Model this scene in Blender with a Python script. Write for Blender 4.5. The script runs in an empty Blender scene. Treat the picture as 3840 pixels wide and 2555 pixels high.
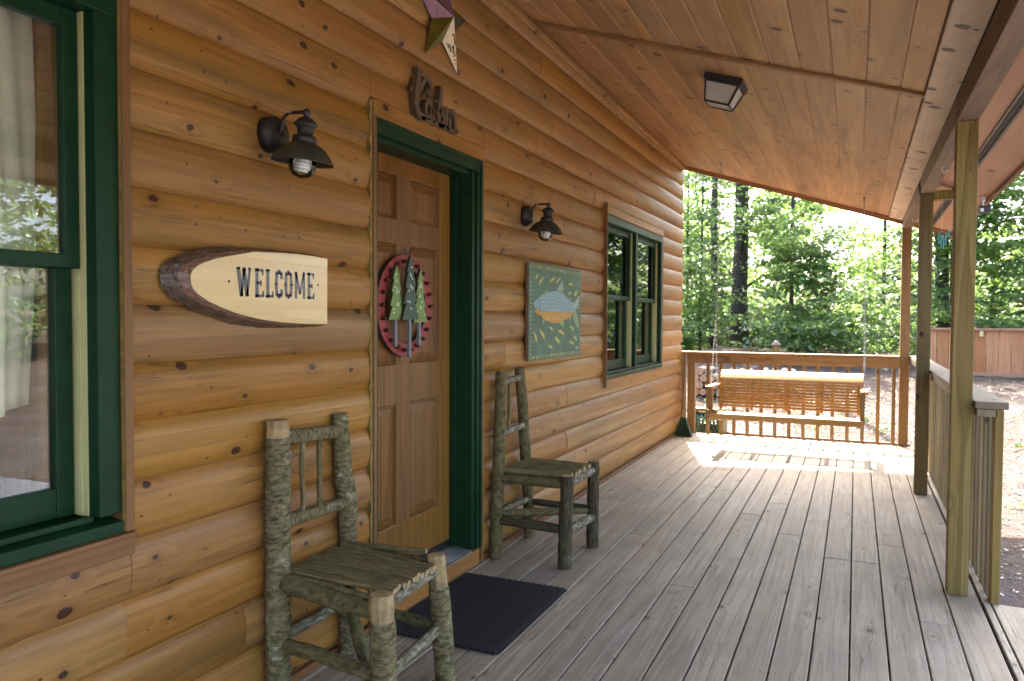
import bpy, math, random
import numpy as np
from mathutils import Vector, Matrix, noise as mnoise
random.seed(7); RNG = np.random.default_rng(11)
sc = bpy.context.scene
COL = sc.collection
R = math.radians

# ------------------------------------------------------------------ helpers
def tag(o, label=None, cat=None, group=None, kind=None):
    if label: o['label'] = label
    if cat: o['category'] = cat
    if group: o['group'] = group
    if kind: o['kind'] = kind
    return o

def thing(name, loc, label, cat, group=None):
    o = bpy.data.objects.new(name, None); COL.objects.link(o)
    o.location = loc; o.empty_display_size = .1
    return tag(o, label, cat, group)

def wloc(o):
    v = Vector((0, 0, 0))
    while o is not None:
        v += o.location; o = o.parent
    return v

class MB:
    def __init__(s): s.v = []; s.f = []; s.mi = []; s.bid = []; s.sm = []; s.tuv = []
    def add(s, vs, fs, bid=0., mi=0, smooth=False, tuv=None):
        n = len(s.v)
        s.v += [tuple(v) for v in vs]; s.bid += [bid] * len(vs)
        s.tuv += tuv if tuv else [(0, 0, 0)] * len(vs)
        s.f += [tuple(i + n for i in f) for f in fs]
        s.mi += [mi] * len(fs); s.sm += [smooth] * len(fs)
    def box(s, x0, x1, y0, y1, z0, z1, bid=0., mi=0, M=None):
        vs = [(x, y, z) for x in (x0, x1) for y in (y0, y1) for z in (z0, z1)]
        if M: vs = [M @ Vector(v) for v in vs]
        s.add(vs, [(0, 1, 3, 2), (4, 6, 7, 5), (0, 4, 5, 1), (2, 3, 7, 6), (0, 2, 6, 4), (1, 5, 7, 3)], bid, mi)
    def hexa(s, vs, bid=0., mi=0):
        s.add(vs, [(0, 1, 3, 2), (4, 6, 7, 5), (0, 4, 5, 1), (2, 3, 7, 6), (0, 2, 6, 4), (1, 5, 7, 3)], bid, mi)
    def beam(s, a, b, w, h, bid=0., mi=0, up=(0, 0, 1)):
        a = Vector(a); b = Vector(b); d = (b - a).normalized(); u = Vector(up)
        if abs(d.dot(u)) > .97: u = Vector((1, 0, 0))
        r = d.cross(u).normalized(); u = r.cross(d)
        vs = [p + r * (i * w / 2) + u * (j * h / 2) for p in (a, b) for i in (-1, 1) for j in (-1, 1)]
        s.hexa(vs, bid, mi)
    def tube(s, pts, rad, n=12, bid=0., mi=0, capmi=None, wob=0., smooth=True, wfreq=18.):
        pts = [Vector(p) for p in pts]
        if not isinstance(rad, (list, tuple)): rad = [rad] * len(pts)
        vs = []; tv = []; L = 0
        d0 = (pts[1] - pts[0]).normalized()
        ref = Vector((1, 0, 0)) if abs(d0.x) < .8 else Vector((0, 1, 0))
        for k, p in enumerate(pts):
            if k: L += (p - pts[k - 1]).length
            d = (pts[min(k + 1, len(pts) - 1)] - pts[max(k - 1, 0)]).normalized()
            r = d.cross(ref).normalized(); u = r.cross(d)
            for j in range(n):
                a = 2 * math.pi * j / n
                o = r * math.cos(a) + u * math.sin(a)
                q = p + o * rad[k]
                w = 1 + (wob * mnoise.noise(q * wfreq + Vector((bid * 9.1, 0, 0))) if wob else 0)
                vs.append(p + o * rad[k] * w); tv.append((L, math.cos(a), math.sin(a)))
        fs = []
        for k in range(len(pts) - 1):
            for j in range(n):
                fs.append((k * n + j, k * n + (j + 1) % n, (k + 1) * n + (j + 1) % n, (k + 1) * n + j))
        s.add(vs, fs, bid, mi, smooth, tv)
        cm = mi if capmi is None else capmi
        m = (len(pts) - 1) * n
        s.add(vs[:n], [tuple(reversed(range(n)))], bid, cm); s.add(vs[m:], [tuple(range(n))], bid, cm)
    def lathe(s, prof, c, n=28, mi=0, bid=0., M=None, smooth=True):
        vs = []
        for r, z in prof:
            for j in range(n):
                a = 2 * math.pi * j / n; v = Vector((r * math.cos(a), r * math.sin(a), z))
                if M: v = M @ v
                vs.append(v + Vector(c))
        fs = []
        for k in range(len(prof) - 1):
            for j in range(n):
                fs.append((k * n + j, k * n + (j + 1) % n, (k + 1) * n + (j + 1) % n, (k + 1) * n + j))
        s.add(vs, fs, bid, mi, smooth)
    def prism(s, poly, f0, f1, mi=0, bid=0., side=None):
        """poly in 2D, f0/f1 map (a,b)->3D back/front."""
        n = len(poly)
        s.add([f1(a, b) for a, b in poly], [tuple(range(n))], bid, mi)
        s.add([f0(a, b) for a, b in poly], [tuple(reversed(range(n)))], bid, mi if side is None else side)
        vs = [f0(a, b) for a, b in poly] + [f1(a, b) for a, b in poly]
        s.add(vs, [(i, (i + 1) % n, n + (i + 1) % n, n + i) for i in range(n)], bid, mi if side is None else side)
    def split(s, name, mats, parent=None, *a, **k):
        """every loose piece becomes an object of its own"""
        p = list(range(len(s.v)))
        def fd(i):
            while p[i] != i: p[i] = p[p[i]]; i = p[i]
            return i
        key = {}
        for i, v in enumerate(s.v):
            q = (round(v[0], 5), round(v[1], 5), round(v[2], 5), s.bid[i])
            if q in key: p[fd(i)] = fd(key[q])
            else: key[q] = i
        for f in s.f:
            for i in f[1:]: p[fd(i)] = fd(f[0])
        groups = {}
        for n, f in enumerate(s.f): groups.setdefault(fd(f[0]), []).append(n)
        out = []
        for g in groups.values():
            m = MB(); mp = {}
            for n in g:
                for i in s.f[n]:
                    if i not in mp: mp[i] = len(m.v); m.v.append(s.v[i]); m.bid.append(s.bid[i]); m.tuv.append(s.tuv[i])
                m.f.append(tuple(mp[i] for i in s.f[n])); m.mi.append(s.mi[n]); m.sm.append(s.sm[n])
            out.append(m.build(name, mats, parent, *a, **k))
        return out
    def build(s, name, mats, parent=None, bevel=0., origin=None, seg=2, fix=True):
        if not isinstance(mats, (list, tuple)): mats = [mats]
        o0 = Vector(origin) if origin is not None else (wloc(parent) if parent else Vector((0, 0, 0)))
        me = bpy.data.meshes.new(name)
        me.from_pydata([tuple(Vector(v) - o0) for v in s.v], [], s.f)
        for m in mats: me.materials.append(m)
        me.polygons.foreach_set('material_index', s.mi)
        me.polygons.foreach_set('use_smooth', s.sm)
        a = me.attributes.new('bid', 'FLOAT', 'POINT'); a.data.foreach_set('value', s.bid)
        a = me.attributes.new('tuv', 'FLOAT_VECTOR', 'POINT'); a.data.foreach_set('vector', [c for t in s.tuv for c in t])
        me.update()
        o = bpy.data.objects.new(name, me); COL.objects.link(o)
        if parent: o.parent = parent
        elif origin is not None: o.location = o0
        if fix:
            import bmesh
            bm = bmesh.new(); bm.from_mesh(me); bmesh.ops.recalc_face_normals(bm, faces=bm.faces); bm.to_mesh(me); bm.free()
        if bevel:
            md = o.modifiers.new('bevel', 'BEVEL'); md.width = bevel; md.segments = seg; md.limit_method = 'ANGLE'; md.harden_normals = False
        return o

def copy_tree(o, parent=None):
    c = o.copy(); COL.objects.link(c)
    if parent: c.parent = parent
    for ch in o.children: copy_tree(ch, c)
    return c

# ------------------------------------------------------------------ node DSL
class G:
    def __init__(s, name):
        s.m = bpy.data.materials.new(name); s.m.use_nodes = True
        s.t = s.m.node_tree; s.t.nodes.clear()
        s.out = s.n('ShaderNodeOutputMaterial')
    def n(s, t, **k):
        x = s.t.nodes.new(t)
        for a, b in k.items(): setattr(x, a, b)
        return x
    def put(s, sock, v):
        if isinstance(v, bpy.types.NodeSocket): s.t.links.new(v, sock)
        elif v is not None:
            if isinstance(v, (tuple, list)) and len(v) == 3 and len(sock.default_value) == 4: v = (*v, 1)
            sock.default_value = v
    def math(s, op, a, b=None, c=None, clamp=False):
        x = s.n('ShaderNodeMath', operation=op, use_clamp=clamp)
        s.put(x.inputs[0], a); s.put(x.inputs[1], b)
        if c is not None: s.put(x.inputs[2], c)
        return x.outputs[0]
    def vmul(s, v, k):
        x = s.n('ShaderNodeVectorMath', operation='MULTIPLY'); s.put(x.inputs[0], v); s.put(x.inputs[1], k); return x.outputs[0]
    def vadd(s, v, k):
        x = s.n('ShaderNodeVectorMath', operation='ADD'); s.put(x.inputs[0], v); s.put(x.inputs[1], k); return x.outputs[0]
    def comb(s, a, b, c):
        x = s.n('ShaderNodeCombineXYZ'); s.put(x.inputs[0], a); s.put(x.inputs[1], b); s.put(x.inputs[2], c); return x.outputs[0]
    def sep(s, v):
        x = s.n('ShaderNodeSeparateXYZ'); s.put(x.inputs[0], v); return x.outputs
    def mix(s, f, a, b, blend='MIX'):
        x = s.n('ShaderNodeMix', data_type='RGBA', blend_type=blend)
        s.put(x.inputs[0], f); s.put(x.inputs[6], a); s.put(x.inputs[7], b); return x.outputs[2]
    def noise(s, v, scale=1., detail=2., rough=.5, dist=0.):
        x = s.n('ShaderNodeTexNoise'); s.put(x.inputs['Vector'], v)
        for k, q in (('Scale', scale), ('Detail', detail), ('Roughness', rough), ('Distortion', dist)): s.put(x.inputs[k], q)
        return x.outputs[0]
    def vor(s, v, scale=1., rnd=1.):
        x = s.n('ShaderNodeTexVoronoi'); s.put(x.inputs['Vector'], v); s.put(x.inputs['Scale'], scale); s.put(x.inputs['Randomness'], rnd)
        return x
    def ramp(s, f, stops, interp='LINEAR'):
        x = s.n('ShaderNodeValToRGB'); s.put(x.inputs[0], f); r = x.color_ramp; r.interpolation = interp
        while len(r.elements) < len(stops): r.elements.new(.5)
        for e, (p, c) in zip(r.elements, stops):
            e.position = p; e.color = (c, c, c, 1) if not isinstance(c, (tuple, list)) else (*c, 1)
        return x.outputs[0]
    def attr(s, nm, out='Fac'):
        x = s.n('ShaderNodeAttribute'); x.attribute_name = nm; return x.outputs[out]
    def obj(s): return s.n('ShaderNodeTexCoord').outputs['Object']
    def bump(s, h, strength=.2, dist=.01, normal=None):
        x = s.n('ShaderNodeBump'); s.put(x.inputs['Height'], h); x.inputs['Strength'].default_value = strength; x.inputs['Distance'].default_value = dist
        if normal: s.put(x.inputs['Normal'], normal)
        return x.outputs[0]
    def bsdf(s, col, rough=.5, normal=None, metal=0., spec=.5, coat=0., coatr=.2, **kw):
        x = s.n('ShaderNodeBsdfPrincipled'); s.put(x.inputs['Base Color'], col); s.put(x.inputs['Roughness'], rough)
        x.inputs['Metallic'].default_value = metal; s.put(x.inputs['Specular IOR Level'], spec)
        x.inputs['Coat Weight'].default_value = coat; x.inputs['Coat Roughness'].default_value = coatr
        if normal is not None: s.put(x.inputs['Normal'], normal)
        for k, v in kw.items(): s.put(x.inputs[k], v)
        return x.outputs[0]
    def done(s, sh, vol=None):
        s.t.links.new(sh, s.out.inputs[0]); return s.m

def wood(name, axis, dark, mid, light, ringN=9., ringmix=.45, knots=.5, knotscale=3., rough=.45, bmp=.15,
         bidvar=.25, stain=None, stainamt=.5, scaleW=5., scaleL=.35, knotcol=(.03, .012, .005), spec=.5, fibre=.3, coat=0., nails=None, kr=1.0, weather=0., kw=1.2, checks=0., kl=.8, ff=85., pins=0.):
    g = G(name)
    x, y, z = g.sep(g.obj())
    L, W, T = {'X': (x, y, z), 'Y': (y, z, x), 'Z': (z, x, y), 'YX': (y, x, z)}[axis]
    bid = g.attr('bid')
    r1 = g.n('ShaderNodeTexWhiteNoise', noise_dimensions='1D'); g.put(r1.inputs['W'], bid)
    rv = r1.outputs['Value']; rc = r1.outputs['Color']
    off = g.math('MULTIPLY', bid, 3.717)
    Lo = g.math('ADD', L, g.math('MULTIPLY', bid, 7.31))
    P = g.comb(g.math('MULTIPLY', Lo, scaleL), g.math('ADD', g.math('MULTIPLY', W, scaleW), off), g.math('MULTIPLY', T, scaleW))
    n = g.noise(P, 1., 2.5, .5, .25)
    # knots
    K = g.comb(g.math('MULTIPLY', Lo, kl), g.math('ADD', g.math('MULTIPLY', W, kw), g.math('MULTIPLY', bid, 5.13)), 0.)
    wv = g.n('ShaderNodeTexNoise'); g.put(wv.inputs['Vector'], g.vmul(K, (30, 30, 1))); wv.inputs['Scale'].default_value = 1.
    Kd = g.vadd(K, g.vmul(g.vadd(wv.outputs[1], (-.5, -.5, -.5)), (.014, .014, 0)))
    v = g.vor(Kd, knotscale); v.voronoi_dimensions = '2D'
    d = g.math('DIVIDE', v.outputs['Distance'], knotscale)
    kc = g.sep(v.outputs['Color'])
    exist = g.math('LESS_THAN', kc[0], knots)
    kr_ = g.math('MULTIPLY', g.math('MULTIPLY_ADD', kc[1], .014, .005), kr)
    kmask = g.math('MULTIPLY', g.math('SUBTRACT', 1., g.math('DIVIDE', d, kr_), clamp=True), exist)
    if pins:
        v2 = g.vor(g.comb(g.math('MULTIPLY', Lo, .7), g.math('ADD', W, g.math('MULTIPLY', bid, 3.37)), 0.), 15.); v2.voronoi_dimensions = '2D'
        k2 = g.sep(v2.outputs['Color'])
        pm = g.math('MULTIPLY', g.math('LESS_THAN', g.math('DIVIDE', v2.outputs['Distance'], 15.), g.math('MULTIPLY_ADD', k2[1], .003, .0012)), g.math('LESS_THAN', k2[0], pins))
        kmask = g.math('MAXIMUM', kmask, g.math('MULTIPLY', pm, .14))
    kcore = g.ramp(kmask, [(0., 0.), (.16, .95), (1., .88)])
    halo = g.math('MULTIPLY', g.math('POWER', g.math('SUBTRACT', 1., g.math('DIVIDE', d, .075), clamp=True), 2.), exist)
    n2 = g.math('ADD', n, g.math('MULTIPLY', halo, .20))
    fr = g.math('FRACT', g.math('MULTIPLY', n2, ringN))
    ring = g.ramp(fr, [(0., .0), (.25, .1), (.72, .75), (.9, 1.), (1., .0)])
    fib = g.noise(g.comb(g.math('MULTIPLY', Lo, 1.6), g.math('ADD', g.math('MULTIPLY', W, ff), off), g.math('MULTIPLY', T, ff)), 1., 4., .7)
    big = g.noise(g.comb(g.math('MULTIPLY', Lo, 1.1), g.math('ADD', g.math('MULTIPLY', W, 4.), off), T), 1., 4., .6)
    base = g.mix(g.ramp(big, [(.3, 0.), (.7, 1.)]), mid, light)
    c = g.mix(g.math('MULTIPLY', ring, ringmix), base, dark)
    c = g.mix(g.math('MULTIPLY', g.ramp(fib, [(.35, 0.), (.75, 1.)]), fibre), c, dark)
    if stain:
        st = g.noise(g.comb(g.math('MULTIPLY', Lo, .9), g.math('ADD', g.math('MULTIPLY', W, 9.), off), off), 1., 4., .6)
        c = g.mix(g.math('MULTIPLY', g.ramp(st, [(.52, 0.), (.68, 1.)]), stainamt), c, stain)
    if checks:
        cn = g.noise(g.comb(g.math('MULTIPLY', Lo, .9), g.math('ADD', g.math('MULTIPLY', W, 42.), off), g.math('MULTIPLY', T, 4.)), 1., 3., .55, .6)
        cm = g.noise(g.comb(g.math('MULTIPLY', Lo, 1.7), g.math('ADD', g.math('MULTIPLY', W, 7.), off), off), 1., 2., .5)
        ck = g.math('MULTIPLY', g.math('LESS_THAN', g.math('ABSOLUTE', g.math('SUBTRACT', cn, .5)), .010), g.ramp(cm, [(.54, 0.), (.60, 1.)]))
        c = g.mix(g.math('MULTIPLY', ck, checks), c, g.mix(.25, (.02, .012, .006), dark))
    # dark halo of the knot then its core
    c = g.mix(g.math('MULTIPLY', halo, .4), c, dark)
    c = g.mix(kcore, c, knotcol)
    # per-board value / hue
    hs = g.n('ShaderNodeHueSaturation'); g.put(hs.inputs['Color'], c)
    g.put(hs.inputs['Value'], g.math('MULTIPLY_ADD', rv, bidvar * 2, 1 - bidvar))
    rr = g.sep(rc); g.put(hs.inputs['Saturation'], g.math('MULTIPLY_ADD', rr[1], bidvar, 1 - bidvar * .5))
    g.put(hs.inputs['Hue'], g.math('MULTIPLY_ADD', rr[2], .016 * bidvar / .25, .5 - .008 * bidvar / .25))
    c = hs.outputs[0]
    if nails:
        # small dark nail heads on joist lines
        nl = g.math('ABSOLUTE', g.math('SUBTRACT', g.math('FRACT', g.math('DIVIDE', L, nails[0])), .5))
        nw = g.math('ABSOLUTE', g.math('SUBTRACT', g.math('FRACT', g.math('ADD', g.math('DIVIDE', g.math('SUBTRACT', W, nails[1]), nails[2]), .0)), .5))
        a = g.math('MULTIPLY', nl, nails[0]); b = g.math('MULTIPLY', g.math('ABSOLUTE', g.math('SUBTRACT', nw, .3)), nails[2])
        dd = g.math('SQRT', g.math('ADD', g.math('MULTIPLY', a, a), g.math('MULTIPLY', b, b)))
        c = g.mix(g.math('MULTIPLY', g.math('LESS_THAN', dd, .0038), .8), c, (.03, .026, .024))
    if weather:
        wn = g.noise(g.obj(), 2.3, 5., .65)
        c = g.mix(g.math('MULTIPLY', g.ramp(wn, [(.4, 0.), (.7, 1.)]), weather), c, g.mix(.5, c, (.09, .08, .07)))
    h = g.math('ADD', g.math('MULTIPLY', ring, -.5), g.math('ADD', g.math('MULTIPLY', fib, -.5), g.math('MULTIPLY', kcore, -.4)))
    nrm = g.bump(h, bmp, .004)
    ro = g.math('MULTIPLY_ADD', fib, .2, rough - .08)
    return g.done(g.bsdf(c, ro, nrm, spec=spec, coat=coat, coatr=.25))

def plain(name, col, rough=.5, metal=0., spec=.5, var=.15, scale=12., bmp=.0, bscale=60., coat=0.):
    g = G(name); o = g.obj()
    n = g.noise(o, scale, 4., .6)
    c = g.mix(g.ramp(n, [(.3, 0.), (.7, 1.)]), tuple(v * (1 - var) for v in col), tuple(min(1, v * (1 + var)) for v in col))
    ro = g.math('MULTIPLY_ADD', n, .2, rough - .1)
    nrm = g.bump(g.noise(o, bscale, 3., .6), bmp, .004) if bmp else None
    return g.done(g.bsdf(c, ro, nrm, metal, spec, coat))

def bark(name, dark, mid, pale, moss, band=60., palecut=.6, ridge=False, bmp=.6, rough=.85, coat=0.):
    g = G(name)
    t = g.attr('tuv', 'Vector'); tl, ca, sa = g.sep(t); bid = g.attr('bid')
    if ridge:
        v = g.comb(g.math('MULTIPLY', tl, 14.), g.math('MULTIPLY', ca, 4.5), g.math('ADD', g.math('MULTIPLY', sa, 4.5), bid))
    else:
        v = g.comb(g.math('MULTIPLY', tl, band), g.math('MULTIPLY', ca, 1.3), g.math('ADD', g.math('MULTIPLY', sa, 1.3), g.math('MULTIPLY', bid, 5.)))
    nb = g.noise(v, 1., 4., .62, .3)
    o = g.obj()
    n2 = g.noise(g.vadd(o, g.comb(bid, 0., 0.)), 16., 4., .65)
    n3 = g.noise(o, 7., 3., .55)
    c = g.mix(g.ramp(nb, [(.38, 0.), (.56, 1.)]), dark, mid)
    c = g.mix(g.math('MULTIPLY', g.ramp(n3, [(.42, 0.), (.62, 1.)]), .4), c, g.mix(g.ramp(nb, [(.38, 0.), (.56, 1.)]), g.mix(.5, dark, moss), moss))
    pm = g.math('MULTIPLY', g.ramp(nb, [(palecut, 0.), (palecut + .1, 1.)]), g.ramp(n2, [(.4, 0.), (.6, 1.)]))
    c = g.mix(g.math('MULTIPLY', pm, .8), c, pale)
    c = g.mix(g.math('MULTIPLY', g.ramp(n2, [(.55, 0.), (.72, 1.)]), .5), c, g.mix(.5, c, pale))
    h = g.math('ADD', nb, g.math('MULTIPLY', n2, .5))
    return g.done(g.bsdf(c, rough, g.bump(h, bmp, .006), spec=.25, coat=coat, coatr=.2))

M = {}
M['log'] = wood('log_siding', 'Y', (.165, .066, .0130), (.325, .147, .0310), (.405, .203, .0530), ringN=6., ringmix=.38, knots=.6, knotscale=4.2,
                rough=.5, bidvar=.14, stain=(.140, .080, .024), stainamt=.6, scaleW=9., scaleL=.30, kr=1.05, coat=.10, spec=.35, knotcol=(.034, .013, .008), checks=.6, fibre=.55, pins=.30)
M['ceiling'] = wood('ceiling_board', 'YX', (.25, .112, .030), (.50, .272, .112), (.575, .345, .165), ringN=5., ringmix=.3, knots=.5, knotscale=4.,
                    rough=.5, bidvar=.15, scaleW=6., kr=1.35, kl=1., kw=.85, stain=(.20, .10, .055), stainamt=.6, knotcol=(.06, .028, .018), pins=.2, weather=.3)
M['tongue'] = plain('unstained_tongue', (.62, .40, .25), .7, var=.15, scale=30.)
M['frieze'] = wood('frieze_board', 'YX', (.44, .30, .21), (.68, .52, .40), (.76, .61, .49), ringN=6., ringmix=.25, knots=.8, knotscale=7., rough=.55, bidvar=.1,
                   kr=1.3, kw=.7, stain=(.30, .20, .145), stainamt=.55, knotcol=(.08, .045, .035))
M['soffit'] = wood('soffit_board', 'YX', (.30, .14, .075), (.47, .25, .145), (.54, .305, .19), ringN=5., ringmix=.2, knots=.5, knotscale=3., rough=.6, bidvar=.05, kr=1.3, knotcol=(.12, .05, .04))
M['trimbrown'] = wood('brown_trim', 'Y', (.09, .034, .011), (.205, .085, .026), (.26, .115, .036), ringN=8., ringmix=.4, knots=.4, rough=.55, bidvar=.1)
M['trimz'] = wood('brown_trim_upright', 'Z', (.09, .036, .011), (.205, .090, .024), (.25, .115, .033), ringN=8., ringmix=.4, knots=.3, rough=.55, bidvar=.1)
M['trimx'] = wood('ceiling_strip_wood', 'X', (.15, .062, .014), (.28, .13, .034), (.34, .165, .048), ringN=8., ringmix=.4, knots=.3, rough=.5, bidvar=.1)
M['kick'] = wood('kick_board_wood', 'Y', (.16, .055, .010), (.33, .145, .028), (.39, .18, .04), ringN=7., ringmix=.35, knots=.5, rough=.45, bidvar=.1)
M['deck'] = wood('deck_board', 'YX', (.130, .100, .066), (.325, .272, .190), (.41, .355, .265), ringN=8., ringmix=.40, knots=.45, knotscale=3.2, rough=.56, bidvar=.11,
                 scaleW=9., scaleL=.35, kr=1.15, stain=(.29, .22, .14), stainamt=.6, knotcol=(.07, .052, .036), spec=.45, nails=(.4064, 1.85, .143), bmp=.3, weather=.6, checks=.6, fibre=.5, pins=.12)
M['post'] = wood('treated_post', 'Z', (.115, .072, .014), (.268, .186, .044), (.325, .236, .064), ringN=7., ringmix=.6, knots=.55, knotscale=2.4, rough=.7, bidvar=.12, fibre=.6, knotcol=(.08, .045, .015), spec=.3, bmp=.4, checks=.8, pins=.1)
M['postdark'] = wood('dark_brown_post', 'Z', (.07, .045, .014), (.155, .105, .036), (.20, .14, .05), ringN=6., ringmix=.4, knots=.55, knotscale=2.4, rough=.7, bidvar=.1, fibre=.45, spec=.3, bmp=.3)  # darker, browner tone than the nearest post
M['beam'] = wood('beam_wood', 'Y', (.10, .062, .034), (.20, .135, .085), (.27, .19, .125), ringN=7., ringmix=.4, knots=.4, rough=.7, bidvar=.2, spec=.3)
M['railx'] = wood('rail_wood_across', 'X', (.14, .064, .018), (.275, .142, .046), (.335, .18, .062), ringN=7., ringmix=.4, knots=.5, rough=.6, bidvar=.12, checks=.5)
M['raily'] = wood('rail_wood_along', 'YX', (.095, .066, .032), (.175, .128, .066), (.225, .172, .098), ringN=8., ringmix=.4, knots=.4, rough=.6, bidvar=.15, checks=.5)
M['railz'] = wood('baluster_wood', 'Z', (.12, .060, .018), (.245, .135, .046), (.30, .172, .062), ringN=7., ringmix=.4, knots=.3, rough=.65, bidvar=.15, checks=.5)
M['railg'] = wood('weathered_baluster', 'Z', (.125, .088, .032), (.245, .175, .070), (.305, .228, .105), ringN=7., ringmix=.45, knots=.4, rough=.75, bidvar=.25, fibre=.5, checks=.5)
M['swing'] = wood('swing_slat_wood', 'X', (.21, .095, .018), (.385, .205, .050), (.46, .265, .075), ringN=6., ringmix=.35, knots=.1, rough=.45, bidvar=.15)
M['swingz'] = wood('swing_frame_wood', 'Z', (.15, .075, .02), (.30, .165, .05), (.36, .21, .07), ringN=6., ringmix=.35, knots=.1, rough=.5, bidvar=.15)
M['door'] = wood('door_wood', 'Z', (.085, .031, .0055), (.205, .090, .0175), (.265, .122, .026), ringN=7., ringmix=.5, knots=.0, rough=.48, bidvar=.2, scaleW=10., scaleL=.25, coat=.04, spec=.3, fibre=.5)
M['fence'] = wood('fence_board', 'Z', (.22, .088, .030), (.40, .185, .070), (.46, .225, .095), ringN=6., ringmix=.35, knots=.6, knotscale=1.6, rough=.7, bidvar=.2, kr=2.2, kl=.7, knotcol=(.11, .045, .03))
M['fencex'] = wood('fence_rail', 'X', (.16, .08, .05), (.30, .16, .10), (.36, .2, .13), ringN=6., ringmix=.3, knots=.2, rough=.7)
M['roomwood'] = wood('room_wood', 'Z', (.22, .11, .03), (.45, .26, .08), (.52, .32, .11), ringN=6., knots=.2, rough=.6)
M['signwood'] = wood('sign_face_wood', 'Y', (.42, .24, .07), (.66, .45, .17), (.73, .54, .24), ringN=5., ringmix=.25, knots=.0, rough=.20, bidvar=.0, scaleW=7., coat=.6, bmp=.2, fibre=.15)
M['green'] = plain('green_paint', (.0065, .033, .0125), .42, bmp=.12, bscale=90., var=.25, spec=.2)
M['cream'] = plain('cream_vinyl', (.52, .49, .215), .5, var=.06)
M['caulk'] = plain('yellowed_caulk', (.24, .165, .035), .7, var=.4, scale=30.)
M['black'] = plain('black_iron', (.018, .017, .015), .5, var=.3, bmp=.15)
M['bronze'] = plain('weathered_bronze', (.045, .04, .022), .6, .2, var=.35, scale=18., bmp=.1)
M['alu'] = plain('threshold_metal', (.45, .46, .47), .35, .9, var=.15)
M['steel'] = plain('chain_steel', (.34, .33, .32), .4, .8)
M['white'] = plain('white_plastic', (.78, .78, .74), .35, var=.03)
M['rubber'] = plain('black_mat_fibre', (.026, .025, .026), .8, var=.5, scale=90., spec=.25, bmp=.5, bscale=200.)
M['vent'] = plain('vent_metal', (.10, .085, .08), .5, .4)
M['navy'] = None
M['curtain'] = plain('cream_curtain', (.80, .75, .58), .85, var=.06, scale=20., bmp=.15, bscale=300.)
M['hose'] = plain('green_hose', (.012, .055, .045), .25, var=.3)
M['broom'] = plain('green_bristle', (.016, .045, .018), .7, var=.3, scale=60.)
M['teal'] = plain('teal_glass', (.06, .42, .42), .1, var=.2)
M['red'] = plain('barn_red_paint', (.27, .035, .030), .55, var=.25, scale=25.)
M['redbead'] = plain('dark_red_bead', (.06, .015, .010), .35)
M['tgreen'] = plain('leaf_green_paint', (.17, .26, .07), .6, var=.2, scale=30.)
M['tdark'] = plain('pine_green_paint', (.045, .085, .060), .6, var=.2, scale=30.)
M['tside'] = plain('dark_wood_edge', (.05, .035, .015), .7)
M['grey'] = plain('grey_paint', (.18, .19, .18), .6)
M['dot'] = plain('white_dot_paint', (.8, .8, .74), .5, var=.02)
M['roof'] = plain('roof_shingle', (.06, .055, .05), .9, var=.3)
M['olive'] = plain('olive_metal', (.12, .095, .008), .4, .35, var=.25, scale=15.)
M['pink'] = plain('mauve_metal', (.20, .085, .11), .4, .3, var=.3, scale=15.)
M['plate'] = plain('cream_plate', (.62, .50, .30), .45, .1, var=.15, scale=15.)
M['ink'] = plain('dark_ink', (.06, .04, .02), .6)
M['cut'] = plain('cut_wood', (.31, .215, .095), .8, var=.45, scale=24., bmp=.6)
M['letter'] = None
M['bark1'] = bark('smooth_bark', (.058, .045, .018), (.185, .150, .074), (.50, .45, .33), (.145, .120, .042), band=75., palecut=.60)
M['bark2'] = bark('rough_bark', (.026, .020, .011), (.088, .069, .036), (.33, .30, .24), (.080, .068, .022), palecut=.66, ridge=True, bmp=1.)
M['barkpale'] = bark('pale_bark', (.08, .068, .038), (.20, .172, .11), (.36, .33, .25), (.14, .125, .05), band=26., palecut=.5, bmp=.4)
M['barkgreen'] = bark('green_bark', (.062, .050, .019), (.150, .120, .052), (.33, .29, .18), (.130, .112, .032), band=34., palecut=.66, bmp=.5)
M['stick'] = bark('stick_bark', (.095, .074, .030), (.205, .162, .074), (.42, .36, .25), (.165, .138, .046), band=12., palecut=.66, bmp=.2)
M['signbark'] = bark('slab_bark', (.040, .024, .015), (.130, .078, .050), (.36, .26, .20), (.075, .048, .028), ridge=True, palecut=.62, bmp=1., rough=.5, coat=.5)
M['cambium'] = bark('inner_bark', (.10, .050, .030), (.235, .120, .075), (.42, .30, .24), (.17, .085, .05), ridge=True, palecut=.6, bmp=.8, rough=.3, coat=.6)
M['trunk'] = bark('tree_bark', (.018, .015, .012), (.055, .047, .038), (.12, .115, .10), (.045, .05, .02), ridge=True, palecut=.68, bmp=1.)

def worn(name, col, under, cut=.42, scale=70., rough=.3):
    g = G(name); o = g.obj()
    n = g.noise(o, scale, 4., .7)
    c = g.mix(g.ramp(n, [(cut - .08, 0.), (cut + .06, 1.)]), under, col)
    return g.done(g.bsdf(c, rough, coat=.5, coatr=.2))
M['navy'] = worn('worn_navy_ink', (.010, .016, .035), (.30, .25, .16), .36, 130., .25)
M['letter'] = worn('chipped_paint', (.058, .042, .014), (.44, .36, .11), .40, 26., .6)
M['letterface'] = worn('faded_letter_face', (.11, .055, .035), (.075, .08, .045), .48, 30., .6)

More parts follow.
